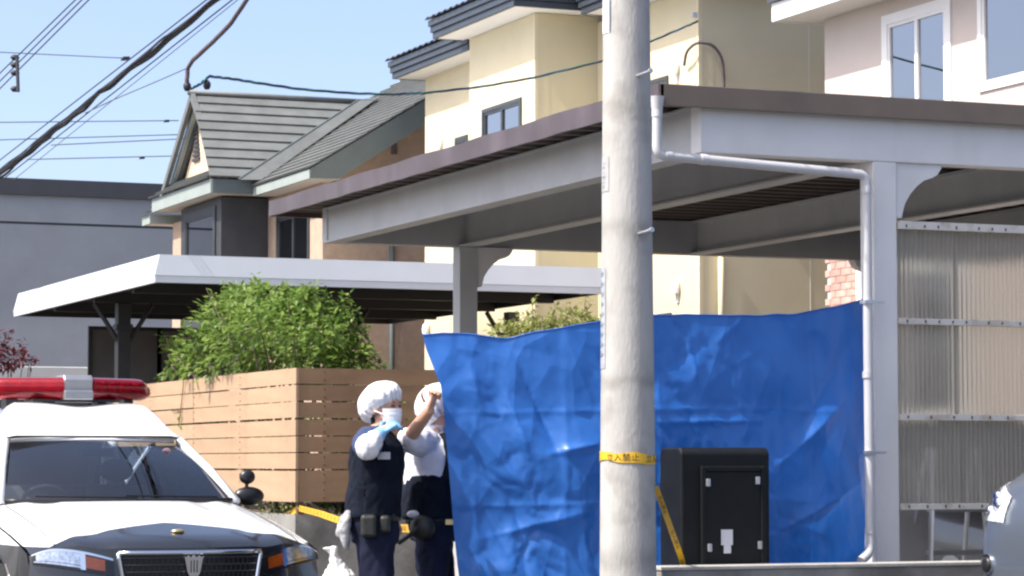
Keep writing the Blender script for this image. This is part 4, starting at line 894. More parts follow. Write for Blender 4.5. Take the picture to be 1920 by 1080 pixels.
for sg in (-1, 1):
    def fside(s, t):
        y = bow(.87) + (4.75 - bow(.87)) * s; zt = hood_z(.87, y) if y < 1.45 else .93 - .02 * max(0, y - 3.5); z = .2 + (zt - .2) * t
        x = .87 + .042 * math.sin(math.pi * (.15 + .7 * t)) - .05 * max(0, 1 - (y - .3) / .6) ** 2 * (1 - .0 * t) * math.sin(math.pi * t) - .08 * max(0, (y - 4.2) / .55) ** 2
        return (sg * x, y, z)
    g = MB().grid(fside, 90, 20); keep = []
    for fc in g.f:
        c = sum((Vector(g.v[i]) for i in fc), Vector()) / 4
        if all((c.y - wy) ** 2 + (c.z - .33) ** 2 > .37 ** 2 for wy in (.90, 3.75)): keep.append(fc)
    g.f = keep; g.build('body_side', 'paint', PCR, smooth=True)
    for wy in (.90, 3.75):
        wc = Vector((sg * .80, wy, .33)); wh = MB().tube([wc - Vector((.1, 0, 0)), wc + Vector((.1, 0, 0))], .325, 28).build('wheel', 'tyre', PCR, smooth=True, auto=40)
        MB().tube([wc + Vector((sg * .095, 0, 0)), wc + Vector((sg * .106, 0, 0))], .21, 20).build('rim', 'alu', wh, smooth=True, auto=40)
        MB().tube([wc + Vector((sg * .10, 0, 0)) + Vector((0, .37 * math.cos(a), .37 * math.sin(a))) for a in [math.pi * k / 12 for k in range(-1, 14)]], .012, 6).build('wheel_arch', 'car_dark', PCR)
    # cabin sides: glass, pillars
    def fg(s, t): y = 1.62 + 2.5 * s; return (sg * (.79 - .21 * t), y + .35 * t * (1 - s) * 1.0 - .45 * t * s, .965 + .40 * t)
    MB().grid(fg, 12, 4).build('side_window', 'windscreen', PCR, smooth=True)
    MB().tube([(sg * .765, 1.44, 1.00), (sg * .68, 1.75, 1.21), (sg * .585, 2.06, 1.39)], [(.035, .03), (.032, .028), (.035, .03)], 8).build('front_pillar', 'white_paint', PCR, smooth=True)
    MB().tube([(sg * .80, 2.75, .95), (sg * .60, 2.75, 1.38)], .028, 6).build('centre_pillar', 'car_dark', PCR)
    MB().tube([(sg * .77, 4.25, .95), (sg * .58, 3.65, 1.38)], [.08, .05], 6).build('rear_pillar', 'white_paint', PCR, smooth=True)
    # door mirror with extra round mirror
    mc = Vector((sg * .925 - .01, 1.62, 1.035))
    mr = MB().ell(mc, (.105, .05, .062), 16, 10).build('door_mirror', 'car_dark', PCR, smooth=True)
    MB().tube([(sg * .80, 1.62, .99), (sg * .90, 1.62, 1.01)], .025, 8).build('mirror_arm', 'car_dark', mr)
    ax = MB().ell(mc + Vector((-sg * .015, -.01, .125)), (.055, .035, .048), 14, 8).build('extra_mirror', 'car_dark', mr, smooth=True)
    MB().tube([mc + Vector((-sg * .015, 0, .04)), mc + Vector((-sg * .015, 0, .09))], .012, 6).build('mirror_stem', 'car_dark', mr)
    # headlamp
    def lamp(off, a0, a1, b0, b1):
        def f(s, t):
            a = a0 + (a1 - a0) * s; b = b0 + (b1 - b0) * t; x = .435 + .435 * a
            zl = .600 + .075 * a; zh = .700 + .062 * a + .022 * math.sin(math.pi * a); zh = min(zh, hood_z(x, bow(x)) - .008)
            return (sg * x * (1 + .012 * 1), bow(x) - .036 - off + .02 * b, zl + (zh - zl) * b)
        return f
    hl = MB().grid(lamp(.0, 0, 1, 0, 1), 16, 6).build('headlight', 'car_dark', PCR, smooth=True)
    MB().grid(lamp(.004, .36, .93, .30, .93), 10, 5).build('reflector', 'lens', hl, smooth=True)
    MB().grid(lamp(.006, .12, .36, .20, .80), 8, 5).build('turn_signal', 'amber', hl, smooth=True)
    MB().grid(lamp(.009, .02, .98, .88, 1.0), 16, 1).build('trim', 'chrome', hl, smooth=True)
    MB().grid(lamp(.009, .36, .42, .1, .9), 1, 4).build('trim', 'chrome', hl, smooth=True)
    MB().grid(lamp(.009, .40, .96, .16, .27), 12, 1).build('daylight_bar', 'lens', hl, smooth=True)
    MB().grid(lamp(.016, 0, 1, 0, 1), 16, 6).build('lens_cover', 'lamp_glass', hl, smooth=True)
for sg in (-1, 1):
    MB().tube([Vector((sg * .742, y, hood_z(.742, y) + .0015)) for y in [bow(.742) + .02 + (1.36 - bow(.742)) * k / 20 for k in range(21)]], .0035, 5).build('panel_gap', 'car_dark', PCR)
# grille
gz0, gz1 = .34, .735
gx = lambda z: .43 - .20 * (gz1 - z) * .9
gy = lambda x, z: bow(x) - .048
mbg = MB().grid(lambda s, t: ((2 * s - 1) * gx(gz0 + (gz1 - gz0) * t), gy(0, 0) + bow((2 * s - 1) * .43), gz0 + (gz1 - gz0) * t), 20, 4)
GR = mbg.build('grille', 'car_dark', PCR)
def rim(x0, z0, x1, z1, r=.012): return [Vector((x0 + (x1 - x0) * k / 12, gy(0, 0) - .008 + bow(x0 + (x1 - x0) * k / 12), z0 + (z1 - z0) * k / 12)) for k in range(13)]
for seg in ((-gx(gz1), gz1, gx(gz1), gz1), (-gx(gz1), gz1, -gx(gz0), gz0), (gx(gz1), gz1, gx(gz0), gz0), (-gx(gz0), gz0, gx(gz0), gz0)): MB().tube(rim(*seg), .013, 8).build('grille_frame', 'chrome', GR, smooth=True)
for i in range(9):
    z = gz1 - .03 - i * .04; MB().tube(rim(-gx(z) + .02, z, gx(z) - .02, z), .004, 5).build('grille_bar', 'black_paint', GR)
mbm = MB()
for i in range(24):
    for j in range(9):
        x = -.37 + .74 * (i + .5 * (j % 2)) / 24; z = gz1 - .05 - j * .04; mbm.box(x - .002, gy(0, 0) + bow(x) - .012, z - .02, x + .002, gy(0, 0) + bow(x) - .004, z + .02)
mbm.build('grille_mesh', 'black_paint', GR)['kind'] = 'stuff'
ey = -.066
em = MB().prism([(-.055, .700), (-.062, .716), (-.045, .708), (-.033, .722), (-.018, .708), (0, .726), (.018, .708), (.033, .722), (.045, .708), (.062, .716), (.055, .700), (.038, .62), (.025, .595), (-.025, .595), (-.038, .62)], 1, ey - .008, ey).build('emblem', 'chrome', GR, bevel=.002)
for x in (-.018, 0, .018): MB().box(x - .003, ey - .010, .62, x + .003, ey - .0082, .69).build('emblem_slot', 'car_dark', em)
z_ = hood_z(0, .24); MB().ell((0, .24, z_ + .006), (.042, .03, .014), 14, 8).build('bonnet_badge', 'gold', PCR, smooth=True)
# windscreen
WB = lambda x: (1.30 + .15 * (x / .75) ** 2, 1.012)
def fws(s, t):
    xb = -.735 + 1.47 * s; xt = -.545 + 1.09 * s; yb = 1.30 + .15 * (xb / .75) ** 2; yt = 1.98 + .08 * (xt / .55) ** 2
    bul = .025 * math.sin(math.pi * t); return (xb + (xt - xb) * t, yb + (yt - yb) * t - bul, 1.018 + (1.385 - 1.018) * t + bul * .4 + .012 * (1 - (2 * s - 1) ** 2) * t)
MB().grid(fws, 24, 12).build('windscreen', 'windscreen', PCR, smooth=True)
MB().tube([Vector(fws(k / 20, 0)) + Vector((0, -.01, -.002)) for k in range(21)], .014, 6).build('cowl_seal', 'car_dark', PCR, smooth=True)
MB().tube([Vector(fws(k / 20, 1)) + Vector((0, .012, .004)) for k in range(21)], .012, 6).build('roof_edge', 'white_paint', PCR, smooth=True)
for (a, b) in ((.12, .55), (.5, .93)): MB().tube([Vector(fws(a + (b - a) * k / 10, .02 + .03 * (1 - k / 10))) + Vector((0, -.014, .008)) for k in range(11)], .006, 5).build('wiper', 'car_dark', PCR)
MB().grid(lambda s, t: ((-.58 + 1.16 * s) * (1 - .04 * abs(2 * t - 1)), 1.99 + 1.75 * t, 1.40 + .045 * math.sin(math.pi * t) + .02 * (1 - (2 * s - 1) ** 2)), 12, 12).build('roof', 'white_paint', PCR, smooth=True)
MB().grid(lambda s, t: ((-.56 + 1.12 * s) * (1 + .25 * t), 3.72 + .62 * t, 1.40 - .43 * t), 8, 6).build('rear_window', 'windscreen', PCR, smooth=True)
MB().grid(lambda s, t: ((-.80 + 1.6 * s), 4.25 + .55 * t, .97 - .04 * t - .3 * max(0, t - .9)), 8, 8).build('boot_lid', 'white_paint', PCR, smooth=True)
MB().grid(lambda s, t: ((-.80 + 1.6 * s), 4.75 + .06 * math.sin(math.pi * t), .25 + .68 * t), 8, 6).build('rear_panel', 'black_paint', PCR, smooth=True)
MB().box(-.78, .4, .18, .78, 4.7, .3).build('underbody', 'car_dark', PCR)
# interior
MB().prism([(1.42, .7), (1.42, .99), (1.75, .97), (1.95, .80), (1.95, .7)], 0, -.70, .70).build('dashboard', 'car_dark', PCR, bevel=.03)
MB().tube([Vector((-.36 + .18 * math.cos(a), 1.93 - .06 * math.sin(a), .93 + .17 * math.sin(a))) for a in [2 * math.pi * k / 24 for k in range(25)]], .016, 8).build('steering_wheel', 'seat', PCR, smooth=True)
for x in (-.36, .36):
    st = MB().loft([(x, 2.62, .45, .25, .10, 4), (x, 2.66, .8, .25, .08, 4), (x, 2.74, 1.1, .21, .06, 4)], 16).build('seat', 'seat', PCR, smooth=True); MB().ell((x, 2.76, 1.2), (.12, .05, .08), 12, 8).build('headrest', 'seat', st, smooth=True)
    MB().box(x - .25, 2.1, .35, x + .25, 2.65, .5).build('seat_cushion', 'seat', st, bevel=.04)
MB().box(-.6, 3.5, .4, .6, 3.7, 1.1).build('rear_seat', 'seat', PCR, bevel=.05)
MB().box(-.10, 1.98, 1.29, .12, 2.0, 1.345).build('rear_view_mirror', 'car_dark', PCR, bevel=.01)
q = Vector(fws(.88, .80)); MB().tube([q + Vector((0, .01, 0)), q + Vector((0, .012, .001))], .028, 14).build('windscreen_sticker', mat('pink sticker', (.7, .45, .5), .6, .05), PCR)
# roof fairing and light bar
def ffair(s, t):
    x = 2 * s - 1; dip = .022 * math.exp(-(x / .35) ** 2)
    prof = [(2.02, 1.425, .585), (2.08, 1.475, .58), (2.24, 1.58, .535), (2.34, 1.63, .495), (2.46, 1.648, .475), (2.95, 1.61, .46), (3.25, 1.45, .48)]
    k = t * (len(prof) - 1); i = min(int(k), len(prof) - 2); f = k - i; y, z, w_ = [prof[i][j] + (prof[i + 1][j] - prof[i][j]) * f for j in range(3)]
    e = max(0, (abs(x) - .9) / .1)
    return (x * w_ + .07 * e * e * math.copysign(1, x), y + .05 * x * x, z - dip * (1 if t > .3 else t / .3) - (z - 1.40) * e ** 1.5)
FA = MB().grid(ffair, 48, 24).build('roof_fairing', 'white_paint', PCR, smooth=True)
MB().tube([Vector(ffair(.02 + .96 * k / 24, 0)) + Vector((0, -.006, -.004)) for k in range(25)], .008, 6).build('fairing_seal', 'car_dark', FA, smooth=True)
SW = math.tan(R(27)); swp = lambda mb: (setattr(mb, 'v', [(x, y + SW * max(0, abs(x) - .1), z) for x, y, z in mb.v]), mb)[1]
LB = MB().box(-.3, 2.47, 1.655, .3, 2.70, 1.672).build('light_bar', 'car_dark', PCR, bevel=.005)
def dome(x0, x1, tip):
    secs = []
    for k in range(13):
        f = k / 12; x = x0 + (x1 - x0) * f; e = max(0, (f - .80) / .20); sc = 1 - .62 * e ** 1.8
        secs.append((x, sc, e))
    mb = MB(); n = 24; vs = []
    for x, sc, e in secs:
        for i in range(n):
            a = 2 * math.pi * i / n; c, d = math.cos(a), math.sin(a); p = 3.2
            yy = .115 * sc * math.copysign(abs(c) ** (2 / p), c); zz = .074 * sc * math.copysign(abs(d) ** (2 / p), d)
            if zz < -.03: yy *= .92
            vs.append((x, 2.53 + yy, 1.745 + zz - .012 * e))
    m = len(secs); mb.add(vs, [(i * n + k, i * n + (k + 1) % n, (i + 1) * n + (k + 1) % n, (i + 1) * n + k) for i in range(m - 1) for k in range(n)] + [tuple(range(n)), tuple(range((m - 1) * n, m * n))])
    return mb
for sg in (-1, 1):
    dm = swp(dome(sg * .10, sg * .585, sg)).build('red_dome', 'red_dome', LB, smooth=True, auto=50)
    swp(MB().box(sg * .12, 2.50, 1.685, sg * .46, 2.56, 1.80)).build('reflector_bank', 'red_inner', dm)
    for k in range(4): swp(MB().ell((sg * (.17 + .09 * k), 2.47, 1.755), (.035, .03, .035), 10, 8)).build('beacon_bulb', 'red_inner', dm, smooth=True)
    swp(MB().box(sg * .12, 2.405, 1.712, sg * .50, 2.412, 1.716)).build('dome_seam', 'car_dark', dm)
    for x in (.18, .40): swp(MB().box(sg * x - .035, 2.46, 1.60, sg * x + .035, 2.60, 1.672)).build('mount_foot', 'car_dark', LB)
sp_ = MB().prism([(2.405, 1.668), (2.40, 1.725), (2.425, 1.735), (2.415, 1.80), (2.44, 1.832), (2.63, 1.832), (2.655, 1.80), (2.655, 1.668)], 0, -.10, .095).build('loudspeaker', 'alu', LB, bevel=.006)
# ================================================================== PEOPLE (x right in the photo, y away, z up)
M['alu_cloth'] = mat('grey gloves', (.34, .34, .35), .6, .35, 20)
def limb(mb, pts, rs): mb.tube(pts, rs, 14); [mb.ell(p, (r, r, r), 12, 8) for p, r in zip(pts, rs)]; return mb
def hand(mb, wrist, direction, up, curl, size=1.0, thumb=1):
    d = Vector(direction).normalized(); u_ = Vector(up); u_ = (u_ - d * u_.dot(d)).normalized(); s_ = d.cross(u_); w_ = Vector(wrist)
    mb.tube([w_, w_ + d * .04 * size, w_ + d * .09 * size], [(.030 * size, .018 * size), (.040 * size, .016 * size), (.040 * size, .014 * size)], 12) if True else None
    for i, (o, L) in enumerate(((-.03, .065), (-.01, .078), (.010, .072), (.029, .055))):
        k0 = w_ + d * .085 * size + s_ * o * size; a = curl; c1 = (d * math.cos(a) - u_ * math.sin(a)); k1 = k0 + c1 * L * .5 * size; c2 = (d * math.cos(2.1 * a) - u_ * math.sin(2.1 * a)); k2 = k1 + c2 * L * .5 * size
        mb.tube([k0 - d * .02, k0, k1, k2], [.009, .0092, .0085, .007], 8); mb.ell(k2, (.0075, .0075, .0075), 8, 6); mb.ell(k1, (.0088, .0088, .0088), 8, 6)
    t0 = w_ + d * .03 * size + s_ * (-.035 * thumb) * size; t1 = t0 + (d * .7 - s_ * .6 * thumb - u_ * .35).normalized() * .038 * size; t2 = t1 + (d * .9 - u_ * .7).normalized() * .03 * size
    mb.tube([t0, t1, t2], [.012, .0105, .008], 8); mb.ell(t2, (.0085, .0085, .0085), 8, 6); return mb
def head(mb, c, yaw, s=1.0):             # yaw: direction the face points, radians from +x towards -y
    fx = Vector((math.cos(yaw), -math.sin(yaw), 0)); rot = Matrix.Rotation(-yaw, 3, 'Z'); c = Vector(c)
    mb.ell(c + Vector((0, 0, .03)), (.098 * s, .078 * s, .105 * s), 18, 14, rot); mb.ell(c + fx * .025 + Vector((0, 0, -.045)), (.075 * s, .062 * s, .085 * s), 16, 12, rot)
    mb.ell(c + fx * .100 + Vector((0, 0, -.012)), (.020, .014, .024), 10, 8, rot); mb.ell(c + fx * .080 + Vector((0, 0, .035)), (.022, .055, .014), 12, 8, rot)
    sx = Vector((math.sin(yaw), math.cos(yaw), 0))
    for k in (-1, 1): mb.ell(c - fx * .005 + sx * .078 * k + Vector((0, 0, -.005)), (.022, .012, .034), 10, 8, rot)
    return fx, sx
def wrinkle(sc, am):
    def f(p, n):
        q = Vector((p.x * sc, p.y * sc, p.z * sc * .7)); return p + n * (am * noise.noise(q) + am * .6 * abs(noise.noise(q * 2.1)))
    return f
def eyes(c, fx, sx, parent):
    for k in (-1, 1):
        e = Vector(c) + fx * .0905 + sx * .032 * k + Vector((0, 0, .016)); MB().ell(e, (.010, .012, .006), 10, 8).build('eye', 'hair', parent, smooth=True, origin=(0, 0, 0))
        MB().ell(e + Vector((0, 0, .020)) + fx * .002, (.008, .019, .004), 10, 6).build('eyebrow', 'hair', parent, smooth=True, origin=(0, 0, 0))
def cap_mesh(c, fx, sx, tilt):
    mb = MB(); c = Vector(c); rot = Matrix((fx, sx, Vector((0, 0, 1)))).transposed(); rotY = rot @ Matrix.Rotation(tilt, 3, 'Y')
    NU, NV = 90, 26
    def f(s, t):
        a = 2 * math.pi * s; ph = .02 + t * 1.92
        pl = .5 + .5 * math.sin(a * 19 + 1.5 * math.sin(a * 3)); r = 1 + .075 * (pl - .5) * min(1, t * 1.3) + .09 * noise.noise(Vector((math.cos(a) * 2, math.sin(a) * 2, t * 3 + fx.x))) + .07 * abs(noise.noise(Vector((math.cos(a) * 5, math.sin(a) * 5, t * 5 + fx.x))))
        gather = 1 - .22 * max(0, (t - .80) / .20) ** 1.6
        p = Vector((.130 * math.sin(ph) * math.cos(a) * r * gather, .112 * math.sin(ph) * math.sin(a) * r * gather, .112 * math.cos(ph) * (1 if ph < 1.57 else 1.35)))
        back = max(0, -math.cos(a)) * math.sin(ph); p += Vector((-.020 - .014 * back, 0, .004 - .035 * back * t)); return c + rotY @ p
    return mb.grid(f, NU, NV)
def mask_mesh(c, fx, sx):
    c = Vector(c)
    def f(s, t):
        a = (s - .5) * 2.3; z = .018 - .105 * t; bulge = 1.0 + .16 * math.sin(math.pi * (.12 + .8 * t)) * (1 - abs(2 * s - 1)) + .012 * math.sin(t * 25)
        rr = .098 * bulge; return c + fx * (.008 + rr * math.cos(a) * (1.02 - .10 * t)) + sx * (.083 * math.sin(a) * (1 - .12 * t)) + Vector((0, 0, z))
    return MB().grid(f, 20, 14)
def sit(o): return o
def rebase(parent): pass
# -- officer in navy vest, arm raised in front
def build_officer(which):
    if which == 1:
        O1 = thing('person', 'officer in navy vest, white cap and mask raising a gloved arm', 'person', tuple(dep(702, 868, 15.1).xy) + (0,), -YAW)
    else:
        O1 = thing('person', 'officer in white shirt sleeves holding up the edge of the blue tarp', 'person', tuple(dep(805, 868, 15.62).xy) + (0,), -YAW)
    b = MB()
    if which == 1:
        hc = Vector((.050, -.01, 1.555)); yaw = R(33)
        sh = [(-.03, -.185, 1.365), (.045, .185, 1.365)]
        arms = [[(-.03, -.185, 1.365), (-.022, -.37, 1.335), (.045, -.24, 1.415)], [(.045, .185, 1.36), (.05, .27, 1.10), (.09, .21, .93)]]
        tors = [(.0, 0, .88, .125, .165), (.0, 0, 1.0, .12, .155), (.01, 0, 1.15, .125, .17), (.015, 0, 1.28, .125, .185), (.012, 0, 1.36, .10, .17), (.012, 0, 1.42, .06, .07), (.03, -.0, 1.47, .052, .055)]
        legs = [[(0, -.09, .90), (.04, -.10, .50), (.0, -.11, .09)], [(0, .09, .90), (-.01, .11, .50), (-.08, .12, .09)]]
    else:
        hc = Vector((.062, -.02, 1.560)); yaw = R(-20)
        arms = [[(-.02, -.17, 1.37), (-.115, -.30, 1.385), (.012, -.45, 1.545)], [(.07, .18, 1.36), (.20, .10, 1.50), (.14, -.18, 1.66)]]
        tors = [(.02, 0, .88, .13, .17), (.02, 0, 1.0, .125, .16), (.022, 0, 1.15, .145, .185), (.022, 0, 1.28, .145, .195), (.025, 0, 1.36, .115, .175), (.035, 0, 1.42, .065, .075), (.045, -.01, 1.49, .052, .055)]
        legs = [[(.02, -.09, .90), (.03, -.11, .50), (-.02, -.12, .09)], [(.03, .09, .90), (.06, .10, .50), (.05, .11, .09)]]
    b.loft(tors, 22); fx, sx = head(b, hc, yaw)
    for i, a in enumerate(arms):
        limb(b, a, [.052, .047, .033] if which == 2 else [.052, .043, .029]); d = Vector(a[2]) - Vector(a[1])
        if which == 1 and i == 0: hand(b, a[2], (.75, .45, .5), (-.3, -.8, .3), .55)
        elif which == 2 and i == 0: hand(b, a[2], (.35, -.10, .95), (.2, .95, 0), .95, 1.15, -1)
        else: hand(b, a[2], d, (0, 0, 1), .6)
    for l in legs:
        limb(b, l, [.088, .058, .042]); a = Vector(l[2]); b.tube([a + Vector((-.05, 0, -.05)), a + Vector((.05, -.01, -.05)), a + Vector((.17, -.03, -.065))], [.038, .04, .022], 10)
    body = remesh(b, 'body', 'skin', O1, .0085, 3, .5)
    # trousers
    t = MB()
    for l in legs: limb(t, [l[0], (Vector(l[0]) + Vector(l[1])) / 2, l[1], (Vector(l[1]) + Vector(l[2])) / 2, Vector(l[2]) + Vector((0, 0, -.01))], [.108, .098, .083, .078, .075])
    cx = tors[0][0]; t.loft([(cx, 0, .80, .13, .17), (cx, 0, .88, .142, .18), (cx, 0, .98, .138, .172), (cx, 0, 1.02, .132, .168)], 20)
    remesh(t, 'trousers', 'navy_trousers', O1, .013, 2, .5, wrinkle(8, .020))
    for l in legs:
        a = Vector(l[2]); MB().loft([(a.x + .05, a.y - .01, 0, .145, .05, 3), (a.x + .05, a.y - .01, .03, .147, .052, 3), (a.x + .03, a.y, .07, .12, .048, 2.4), (a.x, a.y, .13, .058, .05, 2)], 18).build('shoe', 'leather', O1, smooth=True)
    grow = lambda sec, g: (sec[0], sec[1], sec[2], sec[3] + g, sec[4] + g)
    if which == 1:
        v = MB(); v.loft([(.0, 0, .945, .158, .20), (-.002, 0, 1.0, .160, .195), (.005, 0, 1.12, .158, .20), (.012, 0, 1.25, .158, .212), (.012, 0, 1.33, .148, .212), (.010, 0, 1.385, .118, .19), (.012, 0, 1.43, .078, .095)], 26)
        vest = remesh(v, 'vest', 'navy_vest', O1, .010, 2, .5, wrinkle(8, .022))
        s = MB(); a = [Vector(p) for p in arms[0]]; limb(s, [a[0] + Vector((0, .03, .0)), a[0].lerp(a[1], .45), a[0].lerp(a[1], .62)], [.085, .082, .078]); a2 = [Vector(p) for p in arms[1]]; limb(s, [a2[0], a2[1], a2[1].lerp(a2[2], .9)], [.075, .062, .05])
        s.loft([(.015, 0, 1.38, .10, .13), (.02, 0, 1.43, .074, .085), (.03, 0, 1.462, .064, .066)], 18)
        remesh(s, 'shirt', 'navy_shirt', O1, .010, 3, .5, wrinkle(13, .010))
        s = MB(); limb(s, [a[0].lerp(a[1], .66), a[1] + Vector((0, .02, 0)), a[1].lerp(a[2], .45)], [.066, .070, .056]); remesh(s, 'arm_cover', 'cap', O1, .009, 3, .5, wrinkle(18, .010))
        s = MB(); limb(s, [a[1].lerp(a[2], .40), a[1].lerp(a[2], .75), a[2]], [.052, .044, .034]); hand(s, a[2], (.75, .45, .5), (-.3, -.8, .3), .55, 1.12); remesh(s, 'glove', 'glove', O1, .008, 2, .5, wrinkle(22, .006))
        mb = MB().box(.03, -.235, 1.27, .10, -.222, 1.31); mb.build('badge', 'alu', vest, origin=(0, 0, 0))
        belt = MB().loft([(.0, 0, .925, .150, .188), (.0, 0, .965, .152, .19)], 26).build('belt', 'leather', O1, smooth=True)
        for (x, y, z, w_, h_) in ((-.02, -.20, .90, .045, .065), (.07, -.17, .91, .03, .05)): MB().box(x - w_, y - .04, z - h_, x + w_, y + .03, z + h_).build('pouch', 'leather', belt, bevel=.02, origin=(0, 0, 0))
        gm = MB(); limb(gm, [(-.14, -.12, .965), (-.165, -.14, .87), (-.15, -.15, .78)], [.022, .035, .018]); limb(gm, [(-.17, -.10, .95), (-.19, -.11, .85)], [.015, .022]); remesh(gm, 'hanging_gloves', 'alu_cloth', belt, .009, 2, .5, wrinkle(20, .008))
    else:
        s = MB(); s.loft([grow(q, .024) for q in tors[1:6]], 26); a = [Vector(p) for p in arms[0]]; limb(s, [a[0] + Vector((.01, .03, 0)), a[0].lerp(a[1], .5), a[0].lerp(a[1], .85)], [.085, .078, .076]); a2 = [Vector(p) for p in arms[1]]; limb(s, [a2[0], a2[0].lerp(a2[1], .8)], [.08, .07])
        s.loft([(.038, 0, 1.43, .068, .072), (.045, -.005, 1.475, .066, .068)], 16)
        remesh(s, 'shirt', 'shirt', O1, .010, 2, .5, wrinkle(9, .018))
        v = MB(); v.loft([(.012, 0, .93, .185, .21), (.012, 0, 1.0, .182, .205), (.02, 0, 1.10, .180, .213), (.03, 0, 1.17, .172, .213)], 26)
        v.loft([(.11, .0, 1.15, .085, .212), (.125, .0, 1.28, .075, .215), (.11, .0, 1.37, .055, .19), (.085, .0, 1.42, .04, .15)], 20)
        vest = remesh(v, 'vest', 'navy_vest', O1, .010, 2, .5, wrinkle(8, .022))
        belt = MB().loft([(.02, 0, .90, .158, .195), (.02, 0, .94, .16, .197)], 26).build('belt', 'leather', O1, smooth=True)
        MB().ell((-.03, -.215, .88), (.075, .05, .075), 16, 10).build('pouch', 'leather', belt, smooth=True, origin=(0, 0, 0)); MB().ell((-.085, -.19, .955), (.04, .02, .022), 12, 8).build('white_cloth', 'cap', belt, smooth=True, origin=(0, 0, 0))
        MB().tube([(-.04, -.25, .90), (-.10, -.24, .84), (-.17, -.22, .79)], .014, 8).build('baton', 'leather', belt, smooth=True, origin=(0, 0, 0)); MB().box(.10, -.20, .895, .15, -.185, .925).build('buckle', 'gold', belt, origin=(0, 0, 0))
    eyes(hc, fx, sx, body)
    cp = cap_mesh(hc + Vector((0, 0, .048)), fx, sx, R(-30)).build('hair_cap', 'cap', O1, smooth=True, origin=(0, 0, 0), fix=False)
    mk = mask_mesh(hc + Vector((0, 0, -.018)), fx, sx).build('face_mask', 'mask', O1, smooth=True, origin=(0, 0, 0), fix=False)
    for k in (-1, 1): MB().tube([hc + fx * .05 + sx * .078 * k + Vector((0, 0, -.03)), hc + sx * .088 * k + Vector((0, 0, -.012))], .0035, 5).build('ear_loop', 'mask', mk, origin=(0, 0, 0))
    return O1
build_officer(1); build_officer(2)
# ================================================================== VEHICLES BESIDE / UNDER THE CARPORT
def shell(secs, n=28, p=4.5):           # secs: (s, halfwidth, z0, z1, lateral power)
    vs = []
    for s, hw, z0, z1 in secs:
        for i in range(n):
            a = 2 * math.pi * i / n; c, d = math.cos(a), math.sin(a)
            vs.append((hw * math.copysign(abs(c) ** (2 / p), c), s, (z0 + z1) / 2 + (z1 - z0) / 2 * math.copysign(abs(d) ** (2 / p), d)))
    m = len(secs); return MB().add(vs, [(i * n + k, i * n + (k + 1) % n, (i + 1) * n + (k + 1) % n, (i + 1) * n + k) for i in range(m - 1) for k in range(n)] + [tuple(range(n - 1, -1, -1)), tuple(range((m - 1) * n, m * n))])
def simple_car(name, label, cat, loc, rz, paint, W, body, cabin, wheels, wr=.30):
    t = thing(name, label, cat, loc, rz, None, True)
    shell(body).build('body', paint, t, smooth=True, auto=45)
    shell(cabin, 24, 3.6).build('roof', paint, t, smooth=True, auto=45)
    c0 = cabin[1]; c1 = cabin[-2]; zt = max(c[3] for c in cabin)
    def fwn(s, t, a=cabin[1], b=cabin[2]):
        x = (2 * s - 1) * .80; hw = a[1] + (b[1] - a[1]) * t; z0, z1 = a[2] + (b[2] - a[2]) * t, a[3] + (b[3] - a[3]) * t
        return (x * hw, a[0] + (b[0] - a[0]) * t - .012, (z0 + z1) / 2 + (z1 - z0) / 2 * (1 - abs(x) ** 3.6) ** (1 / 3.6) + .012)
    MB().grid(fwn, 12, 6).build('windscreen', 'car_dark', t, smooth=True)
    for sg in (-1, 1):
        ss = [c for c in cabin]; a, b = ss[1], ss[-2]
        MB().quad((sg * (W - .045), a[0] + .05, a[2] + .55), (sg * (W - .045), b[0] - .05, a[2] + .55), (sg * (W - .13), b[0] - .2, zt - .13), (sg * (W - .13), a[0] + .55, zt - .13)).build('side_window', 'glass', t)
        for y in wheels:
            wc = Vector((sg * (W - .12), y, wr)); wh = MB().tube([wc - Vector((.1, 0, 0)), wc + Vector((.1, 0, 0))], wr, 24).build('wheel', 'tyre', t, smooth=True, auto=40); MB().tube([wc + Vector((sg * .095, 0, 0)), wc + Vector((sg * .115, 0, 0))], wr * .62, 18).build('rim', 'alu', wh, smooth=True, auto=40)
    return t
VB = [(0, .66, .40, .84), (.03, .75, .32, .99), (.08, .80, .26, 1.10), (.15, .825, .22, 1.19), (.28, .84, .20, 1.27), (.5, .845, .2, 1.33), (.9, .845, .2, 1.36), (3.6, .845, .2, 1.25), (4.2, .82, .25, 1.2), (4.28, .72, .35, 1.1)]
VN = simple_car('silver_van', 'silver van parked at the right edge before the low wall', 'van', (7.90, 11.76, 0), R(-90), 'silver', .84, VB,
    [(.75, .74, .95, 1.30), (1.0, .74, .95, 1.46), (1.5, .72, .95, 1.82), (2.2, .72, .95, 1.9), (3.9, .71, .95, 1.86), (4.2, .70, .95, 1.3)], (.75, 3.5))
def front_y(x, z, p=4.5):
    for k in range(120):
        s = k * .004
        for (a, b) in zip(VB, VB[1:]):
            if s <= b[0]:
                f = (s - a[0]) / (b[0] - a[0]); hw, z0, z1 = [a[j] + (b[j] - a[j]) * f for j in (1, 2, 3)]; break
        if (abs(x) / hw) ** p + (abs(z - (z0 + z1) / 2) / ((z1 - z0) / 2)) ** p < 1: return s
    return .48
